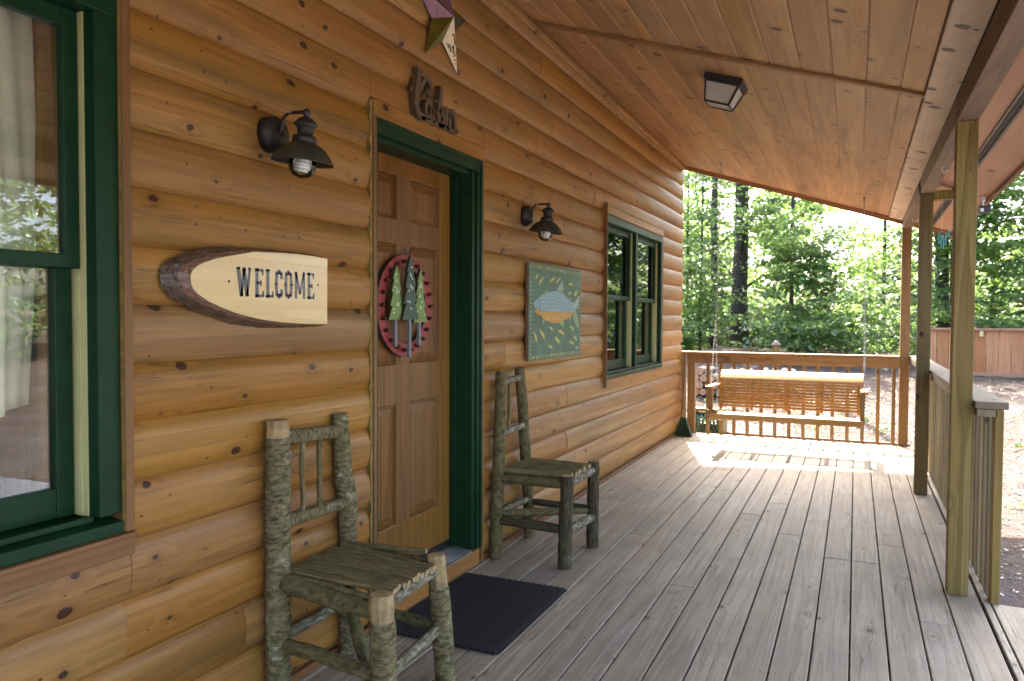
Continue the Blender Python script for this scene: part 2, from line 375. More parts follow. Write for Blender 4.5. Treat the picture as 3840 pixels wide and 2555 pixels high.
def glassmat(name, tint=(.96, .98, .96), boost=1.):
    g = G(name)
    fr = g.n('ShaderNodeFresnel'); fr.inputs['IOR'].default_value = 1.52
    f = g.math('MULTIPLY', fr.outputs[0], boost, clamp=True)
    tr = g.n('ShaderNodeBsdfTransparent'); g.put(tr.inputs[0], tint)
    gl = g.n('ShaderNodeBsdfGlossy'); gl.inputs['Roughness'].default_value = .0; g.put(gl.inputs[0], (1., 1., 1.))
    mx = g.n('ShaderNodeMixShader'); g.put(mx.inputs[0], f); g.put(mx.inputs[1], tr.outputs[0]); g.put(mx.inputs[2], gl.outputs[0])
    return g.done(mx.outputs[0])
M['glass'] = glassmat('window_glass', boost=1.15)
M['globe'] = glassmat('lamp_glass', boost=1.2)
def frosted():
    g = G('frosted_glass'); n = g.noise(g.obj(), 9., 3., .5)
    a = g.bsdf(g.mix(n, (.55, .50, .40), (.78, .74, .62)), .35)
    t = g.n('ShaderNodeBsdfTranslucent'); g.put(t.inputs[0], (.8, .76, .66))
    mx = g.n('ShaderNodeMixShader'); mx.inputs[0].default_value = .35; g.put(mx.inputs[1], a); g.put(mx.inputs[2], t.outputs[0])
    return g.done(mx.outputs[0])
M['frost'] = frosted()

def leafmat(name, c0, c1, c2, trans=.5):
    g = G(name); a = g.attr('bid')
    c = g.ramp(a, [(0., c0), (.5, c1), (1., c2)])
    d = g.bsdf(c, .36, spec=.6)
    t = g.n('ShaderNodeBsdfTranslucent'); g.put(t.inputs[0], g.mix(.42, c, (.36, .50, .10)))
    mx = g.n('ShaderNodeMixShader'); mx.inputs[0].default_value = trans; g.put(mx.inputs[1], d); g.put(mx.inputs[2], t.outputs[0])
    return g.done(mx.outputs[0])
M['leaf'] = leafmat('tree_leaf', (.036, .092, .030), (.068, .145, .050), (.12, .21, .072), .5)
M['leafshaded'] = leafmat('leaf_painted_shade', (.028, .076, .046), (.052, .118, .064), (.09, .165, .080), .44)  # darker, bluer copy of the leaf with shade put into its colour
M['leafsunlit'] = leafmat('leaf_painted_sun', (.062, .140, .038), (.115, .22, .062), (.18, .30, .095), .62)  # brighter lime copy of the leaf with sunlight put into its colour
M['litter'] = leafmat('dry_leaf', (.050, .036, .028), (.095, .073, .060), (.16, .130, .112), .12)
M['sprig'] = leafmat('ground_sprig', (.05, .12, .02), (.09, .20, .03), (.14, .28, .05), .4)

# ------------------------------------------------------------------ camera
yaw, pitch, roll = R(24.34), R(1.74), R(.253)
CP = Vector((1.852, 0., 1.366))
F = Vector((-math.sin(yaw) * math.cos(pitch), math.cos(yaw) * math.cos(pitch), -math.sin(pitch)))
Rv = Vector((math.cos(yaw), math.sin(yaw), 0)); Uv = Rv.cross(F)
R2 = Rv * math.cos(roll) + Uv * math.sin(roll); U2 = R2.cross(F)
cam_d = bpy.data.cameras.new('camera'); cam = bpy.data.objects.new('camera', cam_d); COL.objects.link(cam)
cam.matrix_world = Matrix(((R2.x, U2.x, -F.x, CP.x), (R2.y, U2.y, -F.y, CP.y), (R2.z, U2.z, -F.z, CP.z), (0, 0, 0, 1)))
cam_d.sensor_width = 36.; cam_d.sensor_fit = 'HORIZONTAL'; cam_d.lens = 2850 / 3840 * 36
cam_d.clip_start = .05; cam_d.clip_end = 2000
cam_d.dof.use_dof = True; cam_d.dof.focus_distance = 3.3; cam_d.dof.aperture_fstop = 4.5
sc.camera = cam

# ------------------------------------------------------------------ light
SUN = Vector((.295, -.955, -1.38)).normalized()
sd = bpy.data.lights.new('sun', 'SUN'); sd.energy = 4.; sd.angle = R(.53); sd.color = (1., .93, .82)
so = bpy.data.objects.new('sun', sd); COL.objects.link(so); so.rotation_euler = SUN.to_track_quat('-Z', 'Y').to_euler(); so.location = (-8, 26, 40)
w = bpy.data.worlds.new('World'); sc.world = w; w.use_nodes = True
nt = w.node_tree; bg = nt.nodes['Background']
sky = nt.nodes.new('ShaderNodeTexSky'); sky.sky_type = 'NISHITA'; sky.sun_disc = False
sky.sun_elevation = math.atan2(1.38, 1.0); sky.sun_rotation = math.atan2(-.295, .955); sky.air_density = .8; sky.dust_density = 5.; sky.ozone_density = .6
nt.links.new(sky.outputs[0], bg.inputs[0]); bg.inputs[1].default_value = .15
vs = sc.view_settings; vs.view_transform = 'Standard'; vs.look = 'None'; vs.gamma = 1; vs.exposure = 3.25; vs.use_curve_mapping = False
sc.cycles.use_denoising = True; sc.cycles.max_bounces = 10; sc.cycles.diffuse_bounces = 6; sc.cycles.transparent_max_bounces = 24; sc.cycles.glossy_bounces = 4
sc.cycles.sample_clamp_indirect = 8.

# ------------------------------------------------------------------ ground
def gz(x, y):
    z = -.42 + .105 * max(0, min(y - 8.8, 9.)) + .03 * max(0, min(y - 17.8, 40)) + .008 * max(0, x - 3.) * (1 if y > 6 else .3)
    return z
def ground():
    xs = np.concatenate([np.linspace(-400, -22, 12), np.linspace(-20, -4, 12), np.linspace(-3.6, 9, 64), np.linspace(10, 26, 14), np.linspace(30, 400, 12)])
    ys = np.concatenate([np.linspace(-400, -14, 10), np.linspace(-12, 3, 14), np.linspace(3.4, 19, 78), np.linspace(20, 50, 24), np.linspace(60, 500, 12)])
    v = []; f = []
    for y in ys:
        for x in xs:
            near = -4 < x < 9.2 and 3.3 < y < 19.2
            b = .035 * mnoise.noise(Vector((x * 1.3, y * 1.3, 0))) + .018 * mnoise.noise(Vector((x * 5, y * 5, 3))) if near else .1 * mnoise.noise(Vector((x * .2, y * .2, 0)))
            v.append((x, y, gz(x, y) + b))
    nx = len(xs)
    for j in range(len(ys) - 1):
        for i in range(nx - 1):
            f.append((j * nx + i, j * nx + i + 1, (j + 1) * nx + i + 1, (j + 1) * nx + i))
    me = bpy.data.meshes.new('ground'); me.from_pydata(v, [], f); me.polygons.foreach_set('use_smooth', [True] * len(f))
    g = G('forest_floor'); o = g.obj()
    a = g.noise(o, .7, 5., .6); b = g.noise(o, 7., 5., .7); c2 = g.noise(o, 45., 4., .7)
    c = g.mix(g.ramp(b, [(.35, 0.), (.65, 1.)]), (.060, .046, .037), (.135, .108, .092))
    c = g.mix(g.ramp(c2, [(.42, 0.), (.6, 1.)]), g.mix(.6, c, (.06, .04, .03)), c)
    c = g.mix(g.math('MULTIPLY', g.ramp(a, [(.5, 0.), (.7, 1.)]), .55), c, (.13, .115, .125))
    me.materials.append(g.done(g.bsdf(c, .95, g.bump(g.math('ADD', b, c2), .8, .04), spec=.2)))
    ob = bpy.data.objects.new('ground', me); COL.objects.link(ob); tag(ob, kind='structure')
ground()

def gravel():
    v = [(3.6, -14, -.385), (14, -14, -.385), (14, 5.2, -.385), (3.9, 5.2, -.385)]
    me = bpy.data.meshes.new('gravel_drive'); me.from_pydata(v, [], [(0, 1, 2, 3)])
    g = G('gravel'); o = g.obj(); a = g.vor(o, 38.); b = g.noise(o, 3., 5., .7)
    c = g.mix(g.math('MULTIPLY', g.sep(a.outputs['Color'])[0], .8), (.06, .065, .085), (.24, .245, .28)); c = g.mix(g.math('MULTIPLY', b, .6), c, (.11, .115, .14))
    me.materials.append(g.done(g.bsdf(c, .9, g.bump(a.outputs['Distance'], .8, .02))))
    ob = bpy.data.objects.new('gravel_drive', me); COL.objects.link(ob); tag(ob, kind='structure')
gravel()

# ------------------------------------------------------------------ deck
def deck():
    m = MB(); p = .143; X0 = 1.85; rnd = random.Random(5); b = 1
    for j in range(-14, 4):
        xa = X0 + j * p + .0028; xb = X0 + (j + 1) * p - .0028
        if j == -14: xa = -.07
        y = -3.2 + rnd.uniform(0, 1.2); ys = [-3.2]
        while True:
            y += .4064 * rnd.choice([7, 8, 9, 10, 12])
            if y > 8.6: break
            ys.append(round(y / .4064) * .4064 + .2032)
        ys.append(9.145)
        for q in range(len(ys) - 1):
            if ys[q + 1] - ys[q] < .2: continue
            dz = rnd.uniform(-.0012, .0012)
            m.box(xa, xb, ys[q] + .0007, ys[q + 1] - .0007, -.026 + dz, dz, bid=b); b += 1
    m.box(2.434, 2.464, 4.262, 9.145, -.030, -.002, bid=b + 1)
    m.box(2.434, 2.464, -3.2, 4.258, -.030, -.002, bid=b + 2)
    ob = m.build('deck', M['deck'], bevel=.005); tag(ob, kind='structure')
    m = MB()
    for k in range(-8, 24): m.box(-.05, 2.43, k * .4064 + .185, k * .4064 + .223, -.20, -.0275, bid=k + 40)
    m.box(2.4345, 2.4635, -3.2, 9.14, -.40, -.0305, bid=90); m.box(-.05, 2.434, 9.105, 9.14, -.40, -.0275, bid=91)
    m.box(-.05, 2.43, -3.2, 9.1, -.41, -.40, bid=92)
    ob = m.build('deck_framing', M['beam']); tag(ob, kind='structure')
deck()
def steps():
    t = thing('porch_steps', (3.0, 1.5, -.4), 'pale grey board steps going down beside the end of the right railing', 'steps')
    m = MB()
    for k in range(2): m.box(2.472 + k * .142, 2.610 + k * .142, -.6, 4.262, -.030, -.004, bid=200 + k)
    m.build('upper_tread', M['deck'], t, .003)
    m = MB()
    for k in range(2): m.box(2.765 + k * .142, 2.902 + k * .142, -.6, 4.262, -.21, -.184, bid=210 + k)
    m.build('lower_tread', M['deck'], t, .003)
    m = MB(); m.box(2.475, 2.745, 4.222, 4.258, -.42, -.032); m.box(2.475, 2.745, -.59, -.55, -.42, -.032); m.box(2.768, 2.90, 4.222, 4.258, -.42, -.212); m.box(2.768, 2.90, -.59, -.55, -.42, -.212)
    m.split('stringer', M['beam'], t)
steps()

# ------------------------------------------------------------------ cabin
CAB = thing('log_cabin', (-.05, 4., 0.), 'honey brown log sided cabin with green trimmed door and windows and a covered porch', 'house')
SE, PIT, ZB = -.045, .170, .038
def cz(x, y): return 3.206 - .324 * x - .0104 * (y - 4.41)
OPEN = [(.20, 1.514, .688, 2.335), (2.694, 3.766, -.1, 2.296), (5.962, 8.042, .838, 2.288)]
def log_wall():
    m = MB(); rnd = random.Random(3); b = 1; NS = 11
    y0, y1 = -3.4, 9.055
    prof = [(math.sin((t - .5) * math.pi) + 1) / 2 for t in np.linspace(0, 1, NS)]
    def xz(z, zr):
        t = min(1, max(0, (z - zr) / PIT)); u = abs(2 * t - 1)
        return SE - .005 + .026 * (1 - u ** 2.7) ** .8
    fixed = {2: [1.50], 1: [1.96, 5.3], 11: [5.0], 12: [4.35], 13: [3.9]}
    for r in range(0, 19):
        zr = ZB + r * PIT; zt = zr + PIT
        if r == 0: zr0 = .004
        ys = [y0]; y = y0 + rnd.uniform(1.0, 2.6)
        js = list(fixed.get(r, []))
        while y < y1 - .7:
            if y > 2.9 and all(abs(y - a) > .8 for a in js): js.append(y)
            y += rnd.uniform(2.0, 3.8)
        js = [j for j in js if not any(o[0] - .15 < j < o[1] + .15 and o[3] > zr and o[2] < zt for o in OPEN)]
        segs = sorted([y0] + js + [y1])
        for a, c in zip(segs[:-1], segs[1:]):
            b += 1; dx = rnd.uniform(-.002, .002)
            cuts = sorted(set([a, c] + [q for o in OPEN for q in o[:2] if a < q < c and o[3] > zr and o[2] < zt]))
            for ya, yb in zip(cuts[:-1], cuts[1:]):
                zr_ = [(zr, zt)]
                for o in OPEN:
                    if o[0] <= (ya + yb) / 2 <= o[1]:
                        nz = []
                        for q0, q1 in zr_:
                            if o[2] > q0: nz.append((q0, min(q1, o[2])))
                            if o[3] < q1: nz.append((max(q0, o[3]), q1))
                        zr_ = [q for q in nz if q[1] - q[0] > .004]
                gap = .0011
                for q0, q1 in zr_:
                    zz = [q0 + (q1 - q0) * t for t in prof]
                    ln = max(2, int((yb - ya) / .35) + 1)
                    vs = []
                    for k in range(ln):
                        yy = ya + gap + (yb - ya - 2 * gap) * k / (ln - 1)
                        for z in zz:
                            vs.append((xz(z, zr) + dx + .0018 * mnoise.noise(Vector((yy * 1.2, z * 4, b))), yy, z))
                    fs = [(k * NS + i, (k + 1) * NS + i, (k + 1) * NS + i + 1, k * NS + i + 1) for k in range(ln - 1) for i in range(NS - 1)]
                    m.add(vs, fs, b, 0, True)
                    for yy, e in ((ya + gap, vs[:NS]), (yb - gap, vs[-NS:])):
                        m.add(list(e) + [(SE - .03, yy, zz[-1]), (SE - .03, yy, zz[0])], [tuple(range(NS + 2))], b, 0)
                    # top and bottom lips
                    m.add([(vs[0][0], ya + gap, zz[0]), (vs[-NS][0], yb - gap, zz[0]), (SE - .03, yb - gap, zz[0]), (SE - .03, ya + gap, zz[0])], [(0, 1, 2, 3)], b, 0)
                    m.add([(vs[NS - 1][0], ya + gap, zz[-1]), (vs[-1][0], yb - gap, zz[-1]), (SE - .03, yb - gap, zz[-1]), (SE - .03, ya + gap, zz[-1])], [(0, 1, 2, 3)], b, 0)
    m.build('log_wall', M['log'], CAB, fix=True)
    m = MB(); X = SE - .031
    def core(ya, yb, za, zb): m.box(-.19, X, ya, yb, za, zb)
    ycut = [y0] + [q for o in OPEN for q in o[:2]] + [9.02]
    for i in range(0, len(ycut), 2): core(ycut[i], ycut[i + 1], -.3, 3.25)
    for o in OPEN:
        core(o[0], o[1], o[3], 3.25)
        if o[2] > 0: core(o[0], o[1], -.3, o[2])
    m.box(-5.0, -.19, 8.86, 9.02, -.3, 3.25); m.box(-5.0, -.19, y0, y0 + .1, -.3, 3.25); m.box(-5.1, -5.0, y0, 9.02, -.3, 3.25)
    m.build('wall_core', M['roomwood'], CAB)
    # corner board at the far end, base strip
    m = MB(); m.box(-.075, -.048, 9.056, 9.085, 0., 3.15); m.build('corner_board', M['trimz'], CAB, .002)
    m = MB(); m.box(SE - .01, -.032, -3.4, 2.69, .001, .030, bid=3); m.box(SE - .01, -.032, 3.77, 9.05, .001, .030, bid=4); m.split('base_strip', M['trimbrown'], CAB, .002)
    # gable end in log siding (seen only from the side)
    m = MB()
    for r in range(0, 26):
        zr = ZB + r * PIT
        xl = -5.0 if zr < 3.2 else -5.0 + (zr - 3.2) / .42
        xr = -.05 if zr < 3.2 else max(xl + .1, -.05 - (zr - 3.2) / .42)
        zz = [zr + PIT * t for t in prof]
        vs = [(x, 9.02 + .05 * (1 - abs(2 * t - 1) ** 2.5) ** .8, z) for x in (xl, xr) for t, z in zip(prof, zz)]
        m.add(vs, [(i, NS + i, NS + i + 1, i + 1) for i in range(NS - 1)], 300 + r, 0, True)
    m.build('gable_wall', M['railx'], CAB)
    # plain dim room behind the glass
    m = MB(); m.box(-4.9, -.2, -3.2, 8.8, .02, .06); m.box(-4.9, -.2, -3.2, 8.8, 2.55, 2.6); m.box(-4.9, -.2, 1.9, 1.96, .06, 2.55, bid=1); m.box(-4.9, -.2, 5.3, 5.36, .06, 2.55, bid=2)
    m.build('room_lining', M['roomwood'], CAB)
log_wall()

def porch_roof():
    m = MB(); b = 1; rnd = random.Random(9)
    xs = [-.03, .130] + [.130 + .1588 * k for k in range(1, 14)]
    xs = [x for x in xs if x < 2.14] + [2.150]
    for i in range(len(xs) - 1):
        for ya, yb in ((-3.3, .72), (.72, 4.41), (4.41, 9.035)):
            b += 1; g = .0046; xa, xb = xs[i] + g, xs[i + 1] - g
            m.hexa([(x, y, cz(x, y) + dz) for x in (xa, xb) for y in (ya + .001, yb - .001) for dz in (0, .018)], b)
    m.build('porch_ceiling', M['ceiling'], CAB, bevel=.003, seg=1)
    m = MB()
    for x_ in xs[1:-1]: m.hexa([(x, y, cz(x, y) + dz) for x in (x_ - .0045, x_ + .0045) for y in (-3.3, 9.03) for dz in (.0075, .018)])
    m.build('board_tongue', M['tongue'], CAB)
    m = MB(); m.hexa([(x, y, cz(x, y) + dz) for x in (-.05, 2.76) for y in (-3.3, 9.03) for dz in (.0185, .03)]); m.build('ceiling_backing', M['beam'], CAB)
    m = MB(); m.hexa([(x, y, cz(x, y) + dz) for x in (.018, 2.150) for y in (4.385, 4.432) for dz in (-.018, -.0005)]); m.build('ceiling_strip', M['trimx'], CAB, .002)
    m = MB()
    for ya, yb, b in ((-3.3, 1.9, 1), (1.902, 9.03, 2)):
        m.hexa([(x, y, cz(x, y) + dz) for x in (2.152, 2.2815) for y in (ya, yb) for dz in (-.012, .017)], b)
    m.split('frieze_board', M['frieze'], CAB, .003)
    # strip where ceiling meets the wall
    m = MB(); m.hexa([(x, y, cz(0, y) + dz) for x in (-.05, -.002) for y in (-3.3, 9.03) for dz in (-.050, -.002)]); m.build('wall_moulding', M['log'], CAB, .012, seg=3)
    m = MB()
    for ya, yb, b in ((-3.3, 4.33, 1), (4.332, 6.70, 2), (6.702, 9.17, 3)):
        m.hexa([(x, y, z) for x in (2.284, 2.380) for y in (ya, yb) for z in (2.333, 2.462)], b)
    m.split('beam', M['beam'], CAB, .004)
    for k, (y, b) in enumerate(((4.302, 11), (6.658, 23), (9.123, 4))):
        m = MB(); m.box(2.286, 2.378, y, y + .092, .0015, 2.332, bid=b)
        o = m.build('porch_post', (M['post'], M['postdark'], M['railz'])[k], CAB, .004)
    # outer soffit, vent, fascia
    m = MB()
    for xa, xb, b in ((2.382, 2.508, 1), (2.562, 2.745, 2)):
        for ya, yb in ((-3.3, 1.2), (1.203, 3.62), (3.623, 6.04), (6.043, 9.03)):
            b += 3; m.hexa([(x, y, cz(x, y) + dz) for x in (xa, xb) for y in (ya, yb) for dz in (0, .016)], b)
    m.split('soffit', M['soffit'], CAB)
    m = MB()
    for dx in (2.508, 2.551): m.hexa([(x, y, cz(x, y) + dz) for x in (dx, dx + .011) for y in (-3.3, 9.03) for dz in (-.008, .010)])
    m.hexa([(x, y, cz(x, y) + dz) for x in (2.5335, 2.5365) for y in (-3.3, 9.03) for dz in (-.004, .010)])
    for k in range(0, 330):
        y = 2.0 + k * .0213; m.hexa([(x, yy, cz(x, yy) + dz) for x in (2.5192, 2.5508) for yy in (y, y + .007) for dz in (-.003, .009)])
    m.build('soffit_vent', M['vent'], CAB)
    m = MB(); m.hexa([(x, y, cz(x, y) + dz) for x in (2.746, 2.768) for y in (-3.3, 9.10) for dz in (-.030, .16)]); m.build('fascia', M['trimbrown'], CAB, .003)
    m = MB()
    m.hexa([(x, y, cz(x, y) + dz) for x in (-.05, 2.283) for y in (9.036, 9.060) for dz in (-.024, .12)]); m.hexa([(x, y, cz(x, y) + dz) for x in (-.05, 2.745) for y in (9.061, 9.095) for dz in (-.046, .12)])
    m.hexa([(x, y, cz(x, y) + dz) for x in (2.382, 2.745) for y in (9.036, 9.060) for dz in (-.024, .12)])
    m.split('end_moulding', M['trimx'], CAB, .003)
    m = MB()
    m.hexa([(x, y, cz(x, y) + dz) for x in (-2.6, 2.80) for y in (-3.6, 9.45) for dz in (.165, .25)])
    zr = cz(-2.6, 0) + .2
    m.hexa([(x, y, zr - .324 * (-2.6 - x) + dz) for x in (-7.2, -2.601) for y in (-3.6, 9.45) for dz in (.0, .08)])
    m.build('roof', M['roof'], CAB)
    # bracket block with hooks on the beam
    m = MB(); m.box(2.381, 2.512, 6.662, 6.742, 2.282, 2.352, bid=41); m.build('bracket', M['post'], CAB, .003)
    m = MB()
    for (x, y) in ((2.335, 5.55), (2.325, 8.2)):
        m.tube([(x, y, 2.334), (x, y, 2.305), (x + .012, y, 2.294), (x + .024, y, 2.300), (x + .026, y, 2.312)], .0028, 6)
    m.split('hook', M['white'], CAB)
    m = MB(); pts = [(2.279 - .004 * math.sin(a * 3), 6.60 + .045 * math.cos(a), 2.365 + .055 * math.sin(a)) for a in np.linspace(0, 12.5, 40)]
    m.tube(pts, .004, 6); m.build('wire_coil', M['black'], CAB)
porch_roof()

def window(y0, y1, z0, z1, units, wc, head, casel, right_trim, sillz):
    """y0,y1 outer edges of the green casing; inner opening follows; wc casing width."""
    ft = MB(); XF = -.022
    # casing (stiles butt between head and sill)
    ft.box(-.15, XF, y0, y0 + casel, sillz, z1 - head); ft.box(-.15, XF, y1 - wc, y1, sillz, z1 - head); ft.box(-.15, XF + .002, y0, y1, z1 - head, z1)
    # sloped sill
    zs0, zs1 = z0, sillz
    ft.hexa([(-.15, y0, zs0), (-.15, y0, zs1), (-.15, y1, zs0), (-.15, y1, zs1), (-.012, y0, zs0), (-.012, y0, zs1 - .022), (-.012, y1, zs0), (-.012, y1, zs1 - .022)])
    ft.box(-.0595, -.0445, y0 + casel, y1 - wc, sillz - .012, sillz + .004)
    ia, ib = y0 + casel, y1 - wc; mw = .055
    wdt = (ib - ia - mw * (units - 1)) / units
    for k in range(1, units):
        c = ia + k * (wdt + mw) - mw; ft.box(-.15, XF - .006, c, c + mw, sillz, z1 - head)
    fr = ft.build('window', M['green'], CAB, .003)
    zt = z1 - head; zm = (sillz + zt) / 2 + .012
    for k in range(units):
        a = ia + k * (wdt + mw); b = a + wdt
        ln = MB()
        for yy0, yy1 in ((a, a + .004), (b - .004, b)):
            ln.box(-.082, -.064, yy0, yy1, sillz + .002, zt - .001); ln.box(-.146, -.084, yy0, yy1, sillz + .002, zt - .001)
            e = .004 if yy0 < (a + b) / 2 else -.004
            ln.box(-.100, -.0835, min(yy0, yy0 + e), max(yy1, yy1 + e), sillz + .003, zm - .03)
        ln.split('jamb_liner', M['cream'], fr)
        up = MB(); A, B = a + .0055, b - .0055; st = .044
        xa, xb = -.106, -.080
        up.box(xa, xb, A, A + st, zm - .018, zt - .001); up.box(xa, xb, B - st, B, zm - .018, zt - .001); up.box(xa, xb - .0015, A + st, B - st, zt - .052, zt - .002); up.box(xa, xb + .002, A + st - .001, B - st + .001, zm - .018, zm + .020)
        u = up.build('sash', M['green'], fr, .003)
        p = MB(); tl = .009 if units == 1 else 0.
        p.hexa([(x - (tl if z > 1.8 else 0), y, z) for x in (-.096, -.093) for y in (A + st - .004, B - st + .004) for z in (zm + .016, zt - .048)]); p.build('pane', M['glass'], fr)
        lo = MB(); A, B = a + .0085, b - .0085; st = .05; xa, xb = -.142, -.112
        lo.box(xa, xb, A, A + st, sillz + .003, zm + .015); lo.box(xa, xb, B - st, B, sillz + .003, zm + .015); lo.box(xa, xb - .0015, A + st, B - st, sillz + .003, sillz + .085); lo.box(xa, xb - .0015, A + st, B - st, zm - .02, zm + .015)
        lo.build('sash', M['green'], fr, .003)
        p = MB(); p.box(-.129, -.126, A + st - .004, B - st + .004, sillz + .081, zm - .017); p.build('pane', M['glass'], fr)
    return fr
W1 = window(.44, 1.483, .757, 2.255, 1, .068, .068, .068, True, .812)
W2 = window(5.975, 7.995, .850, 2.222, 2, .055, .064, .055, True, .905)
# wooden trim boards around the openings
m = MB(); m.box(-.07, -.004, .30, 1.512, .690, .742, bid=3); m.box(-.07, .006, .30, 1.5125, .7425, .7565, bid=5); m.box(-.07, -.004, .44, 1.4835, 2.257, 2.33, bid=4); m.split('window_trim', M['trimbrown'], CAB, .003)
m = MB(); m.box(-.07, -.004, 1.4845, 1.512, .758, 2.33, bid=1); m.box(-.07, -.006, .30, .438, .758, 2.33, bid=2); m.split('window_trim', M['trimz'], CAB, .003)
m = MB(); m.box(-.02, -.0095, 1.4832, 1.4844, .76, 2.25); m.box(-.05, -.020, 2.692, 2.6995, .1, 2.285); m.box(-.05, -.017, 5.963, 5.9745, .80, 2.30); m.box(-.05, -.021, 3.7525, 3.765, .05, 2.28)
m.tube([(-.025 + random.uniform(-.003, .003), 2.6945 - random.uniform(0, .005), .1 + k * .0183) for k in range(120)], [.0045 + random.uniform(0, .003) for k in range(120)], 6)
m.split('caulk_line', M['caulk'], CAB)
m = MB(); m.box(-.07, -.012, 2.700, 3.752, 2.2165, 2.288, bid=1); m.box(-.07, -.010, 5.976, 7.994, 2.2235, 2.284, bid=2); m.box(-.07, -.020, 5.976, 8.035, .838, .849, bid=3)
m.split('head_board', M['log'], CAB, .003)
m = MB(); m.box(-.07, -.012, 2.700, 2.7215, .0015, 2.216, bid=1); m.box(-.07, -.016, 3.7365, 3.752, .0015, 2.216, bid=2); m.box(-.07, -.020, 7.9965, 8.036, .850, 2.222, bid=3); m.box(-.06, .004, 5.960, 5.9735, .795, 2.305, bid=7)
m.split('side_board', M['trimz'], CAB, .002)

def door():
    XD = -.165
    d = MB(); ya, yb, za, zb = 2.737, 3.640, .150, 2.150
    cols = [(2.812, 3.112), (3.222, 3.526)]; rows = [(.353, .947), (1.130, 1.722), (1.832, 2.050)]
    xb_ = XD - .04
    d.box(xb_, XD, ya, cols[0][0], za, zb, 1); d.box(xb_, XD, cols[1][1], yb, za, zb, 2)
    zz = [za] + [q for r in rows for q in r] + [zb]
    for i in range(0, len(zz), 2): d.box(xb_, XD - .0008, cols[0][0], cols[1][1], zz[i], zz[i + 1], 3 + i)
    for r in rows: d.box(xb_, XD - .0004, cols[0][1], cols[1][0], r[0], r[1], 11)
    k = 0
    for c in cols:
        for r in rows:
            k += 1; y0, y1, z0, z1 = c[0], c[1], r[0], r[1]
            def ring(x, i): return [(x, y0 + i, z0 + i), (x, y1 - i, z0 + i), (x, y1 - i, z1 - i), (x, y0 + i, z1 - i)]
            L = [ring(XD - .001, 0), ring(XD - .003, .006), ring(XD - .015, .010), ring(XD - .012, .017), ring(XD - .019, .021), ring(XD - .006, .055), ring(XD - .006, .060)]
            vs = [v for q in L for v in q]
            fs = [(i * 4 + j, i * 4 + (j + 1) % 4, (i + 1) * 4 + (j + 1) % 4, (i + 1) * 4 + j) for i in range(len(L) - 1) for j in range(4)] + [(24, 25, 26, 27)]
            d.add(vs, fs, 30 + k, 0)
    dr = d.build('door', M['door'], CAB, .0)
    f = MB(); XF = -.022
    f.box(-.20, XF, 3.684, 3.735, .1, 2.150); f.box(-.20, XF - .012, 3.645, 3.6835, .1, 2.149); f.box(-.16, -.125, 3.628, 3.6445, .1, 2.149)
    f.box(-.20, XF, 2.7225, 2.742, .1, 2.150); f.box(-.20, -.15, 2.7425, 2.7445, .1, 2.149)
    f.box(-.20, XF + .002, 2.7225, 3.735, 2.1505, 2.215); f.box(-.20, XF - .03, 2.743, 3.683, 2.128, 2.150); f.box(XF, XF + .008, 2.7225, 3.735, 2.192, 2.2145); f.box(XF, XF + .008, 3.716, 3.7348, .1, 2.1915)
    f.build('door_frame', M['green'], CAB, .003)
    t = MB()
    t.hexa([(-.20, 2.746, .09), (-.20, 2.746, .120), (-.20, 3.643, .09), (-.20, 3.643, .120), (-.026, 2.746, .088), (-.026, 2.746, .100), (-.026, 3.643, .088), (-.026, 3.643, .100)])
    for i in range(9):
        x = -.145 + i * .0125; z = .100 + (-.026 - x) * .115; t.box(x, x + .006, 2.75, 3.64, z - .002, z + .003)
    t.build('threshold', M['alu'], CAB, .001)
    k = MB(); k.box(-.07, -.030, 2.7225, 3.735, .002, .087, 5); k.build('kick_board', M['kick'], CAB, .003)
    s = MB(); s.box(-.19, -.168, 2.745, 3.64, .12, .147); s.build('door_sweep', M['black'], CAB)
door()

# curtains hanging inside the near window, wood reveal
def curtain(x, ya, yb, zt, zb, label, nf):
    m = MB(); n = 90; k = 26
    vs = []
    for j in range(k):
        t = j / (k - 1)
        for i in range(n):
            u = i / (n - 1)
            y = ya + (yb - ya) * u + .035 * math.sin(t * 3.1) * (u - .3)
            ph = u * nf * 6.283 + .5 * math.sin(u * 9 + t * 2)
            xx = x + .032 * math.sin(ph) * (.5 + .5 * t) + .012 * math.sin(2.3 * ph + 1)
            z = zt + (zb - zt) * t + (.035 * math.sin(u * 7 + .6) * t if t > .8 else 0)
            vs.append((xx, y, z))
    m.add(vs, [(j * n + i, j * n + i + 1, (j + 1) * n + i + 1, (j + 1) * n + i) for j in range(k - 1) for i in range(n - 1)], 0, 0, True)
    o = m.build('curtain', M['curtain'], origin=(x, (ya + yb) / 2, zt)); md = o.modifiers.new('thickness', 'SOLIDIFY'); md.thickness = .002
    tag(o, label, 'curtain')
curtain(-.245, .40, 1.385, 2.3, 1.08, 'pale cream pleated curtain hanging behind the near green window', 6)
m = MB(); m.box(-.262, -.152, 1.406, 1.43, .80, 2.2, 11); m.box(-.262, -.152, 6.872, 6.89, .90, 2.16, 12); m.box(-.262, -.152, 7.932, 7.95, .90, 2.16, 13); m.box(-.212, -.195, 1.435, 1.56, .72, 2.35, 1); m.box(-.215, -.195, .3, 1.56, 2.2, 2.35, 2); m.box(-.24, -.195, .3, 1.56, .66, .74, 3); m.box(-.215, -.195, 6.86, 6.98, .8, 2.25, 4); m.box(-.215, -.195, 7.86, 8.0, .8, 2.25, 5)
m.split('inner_casing', M['roomwood'], CAB, .003)

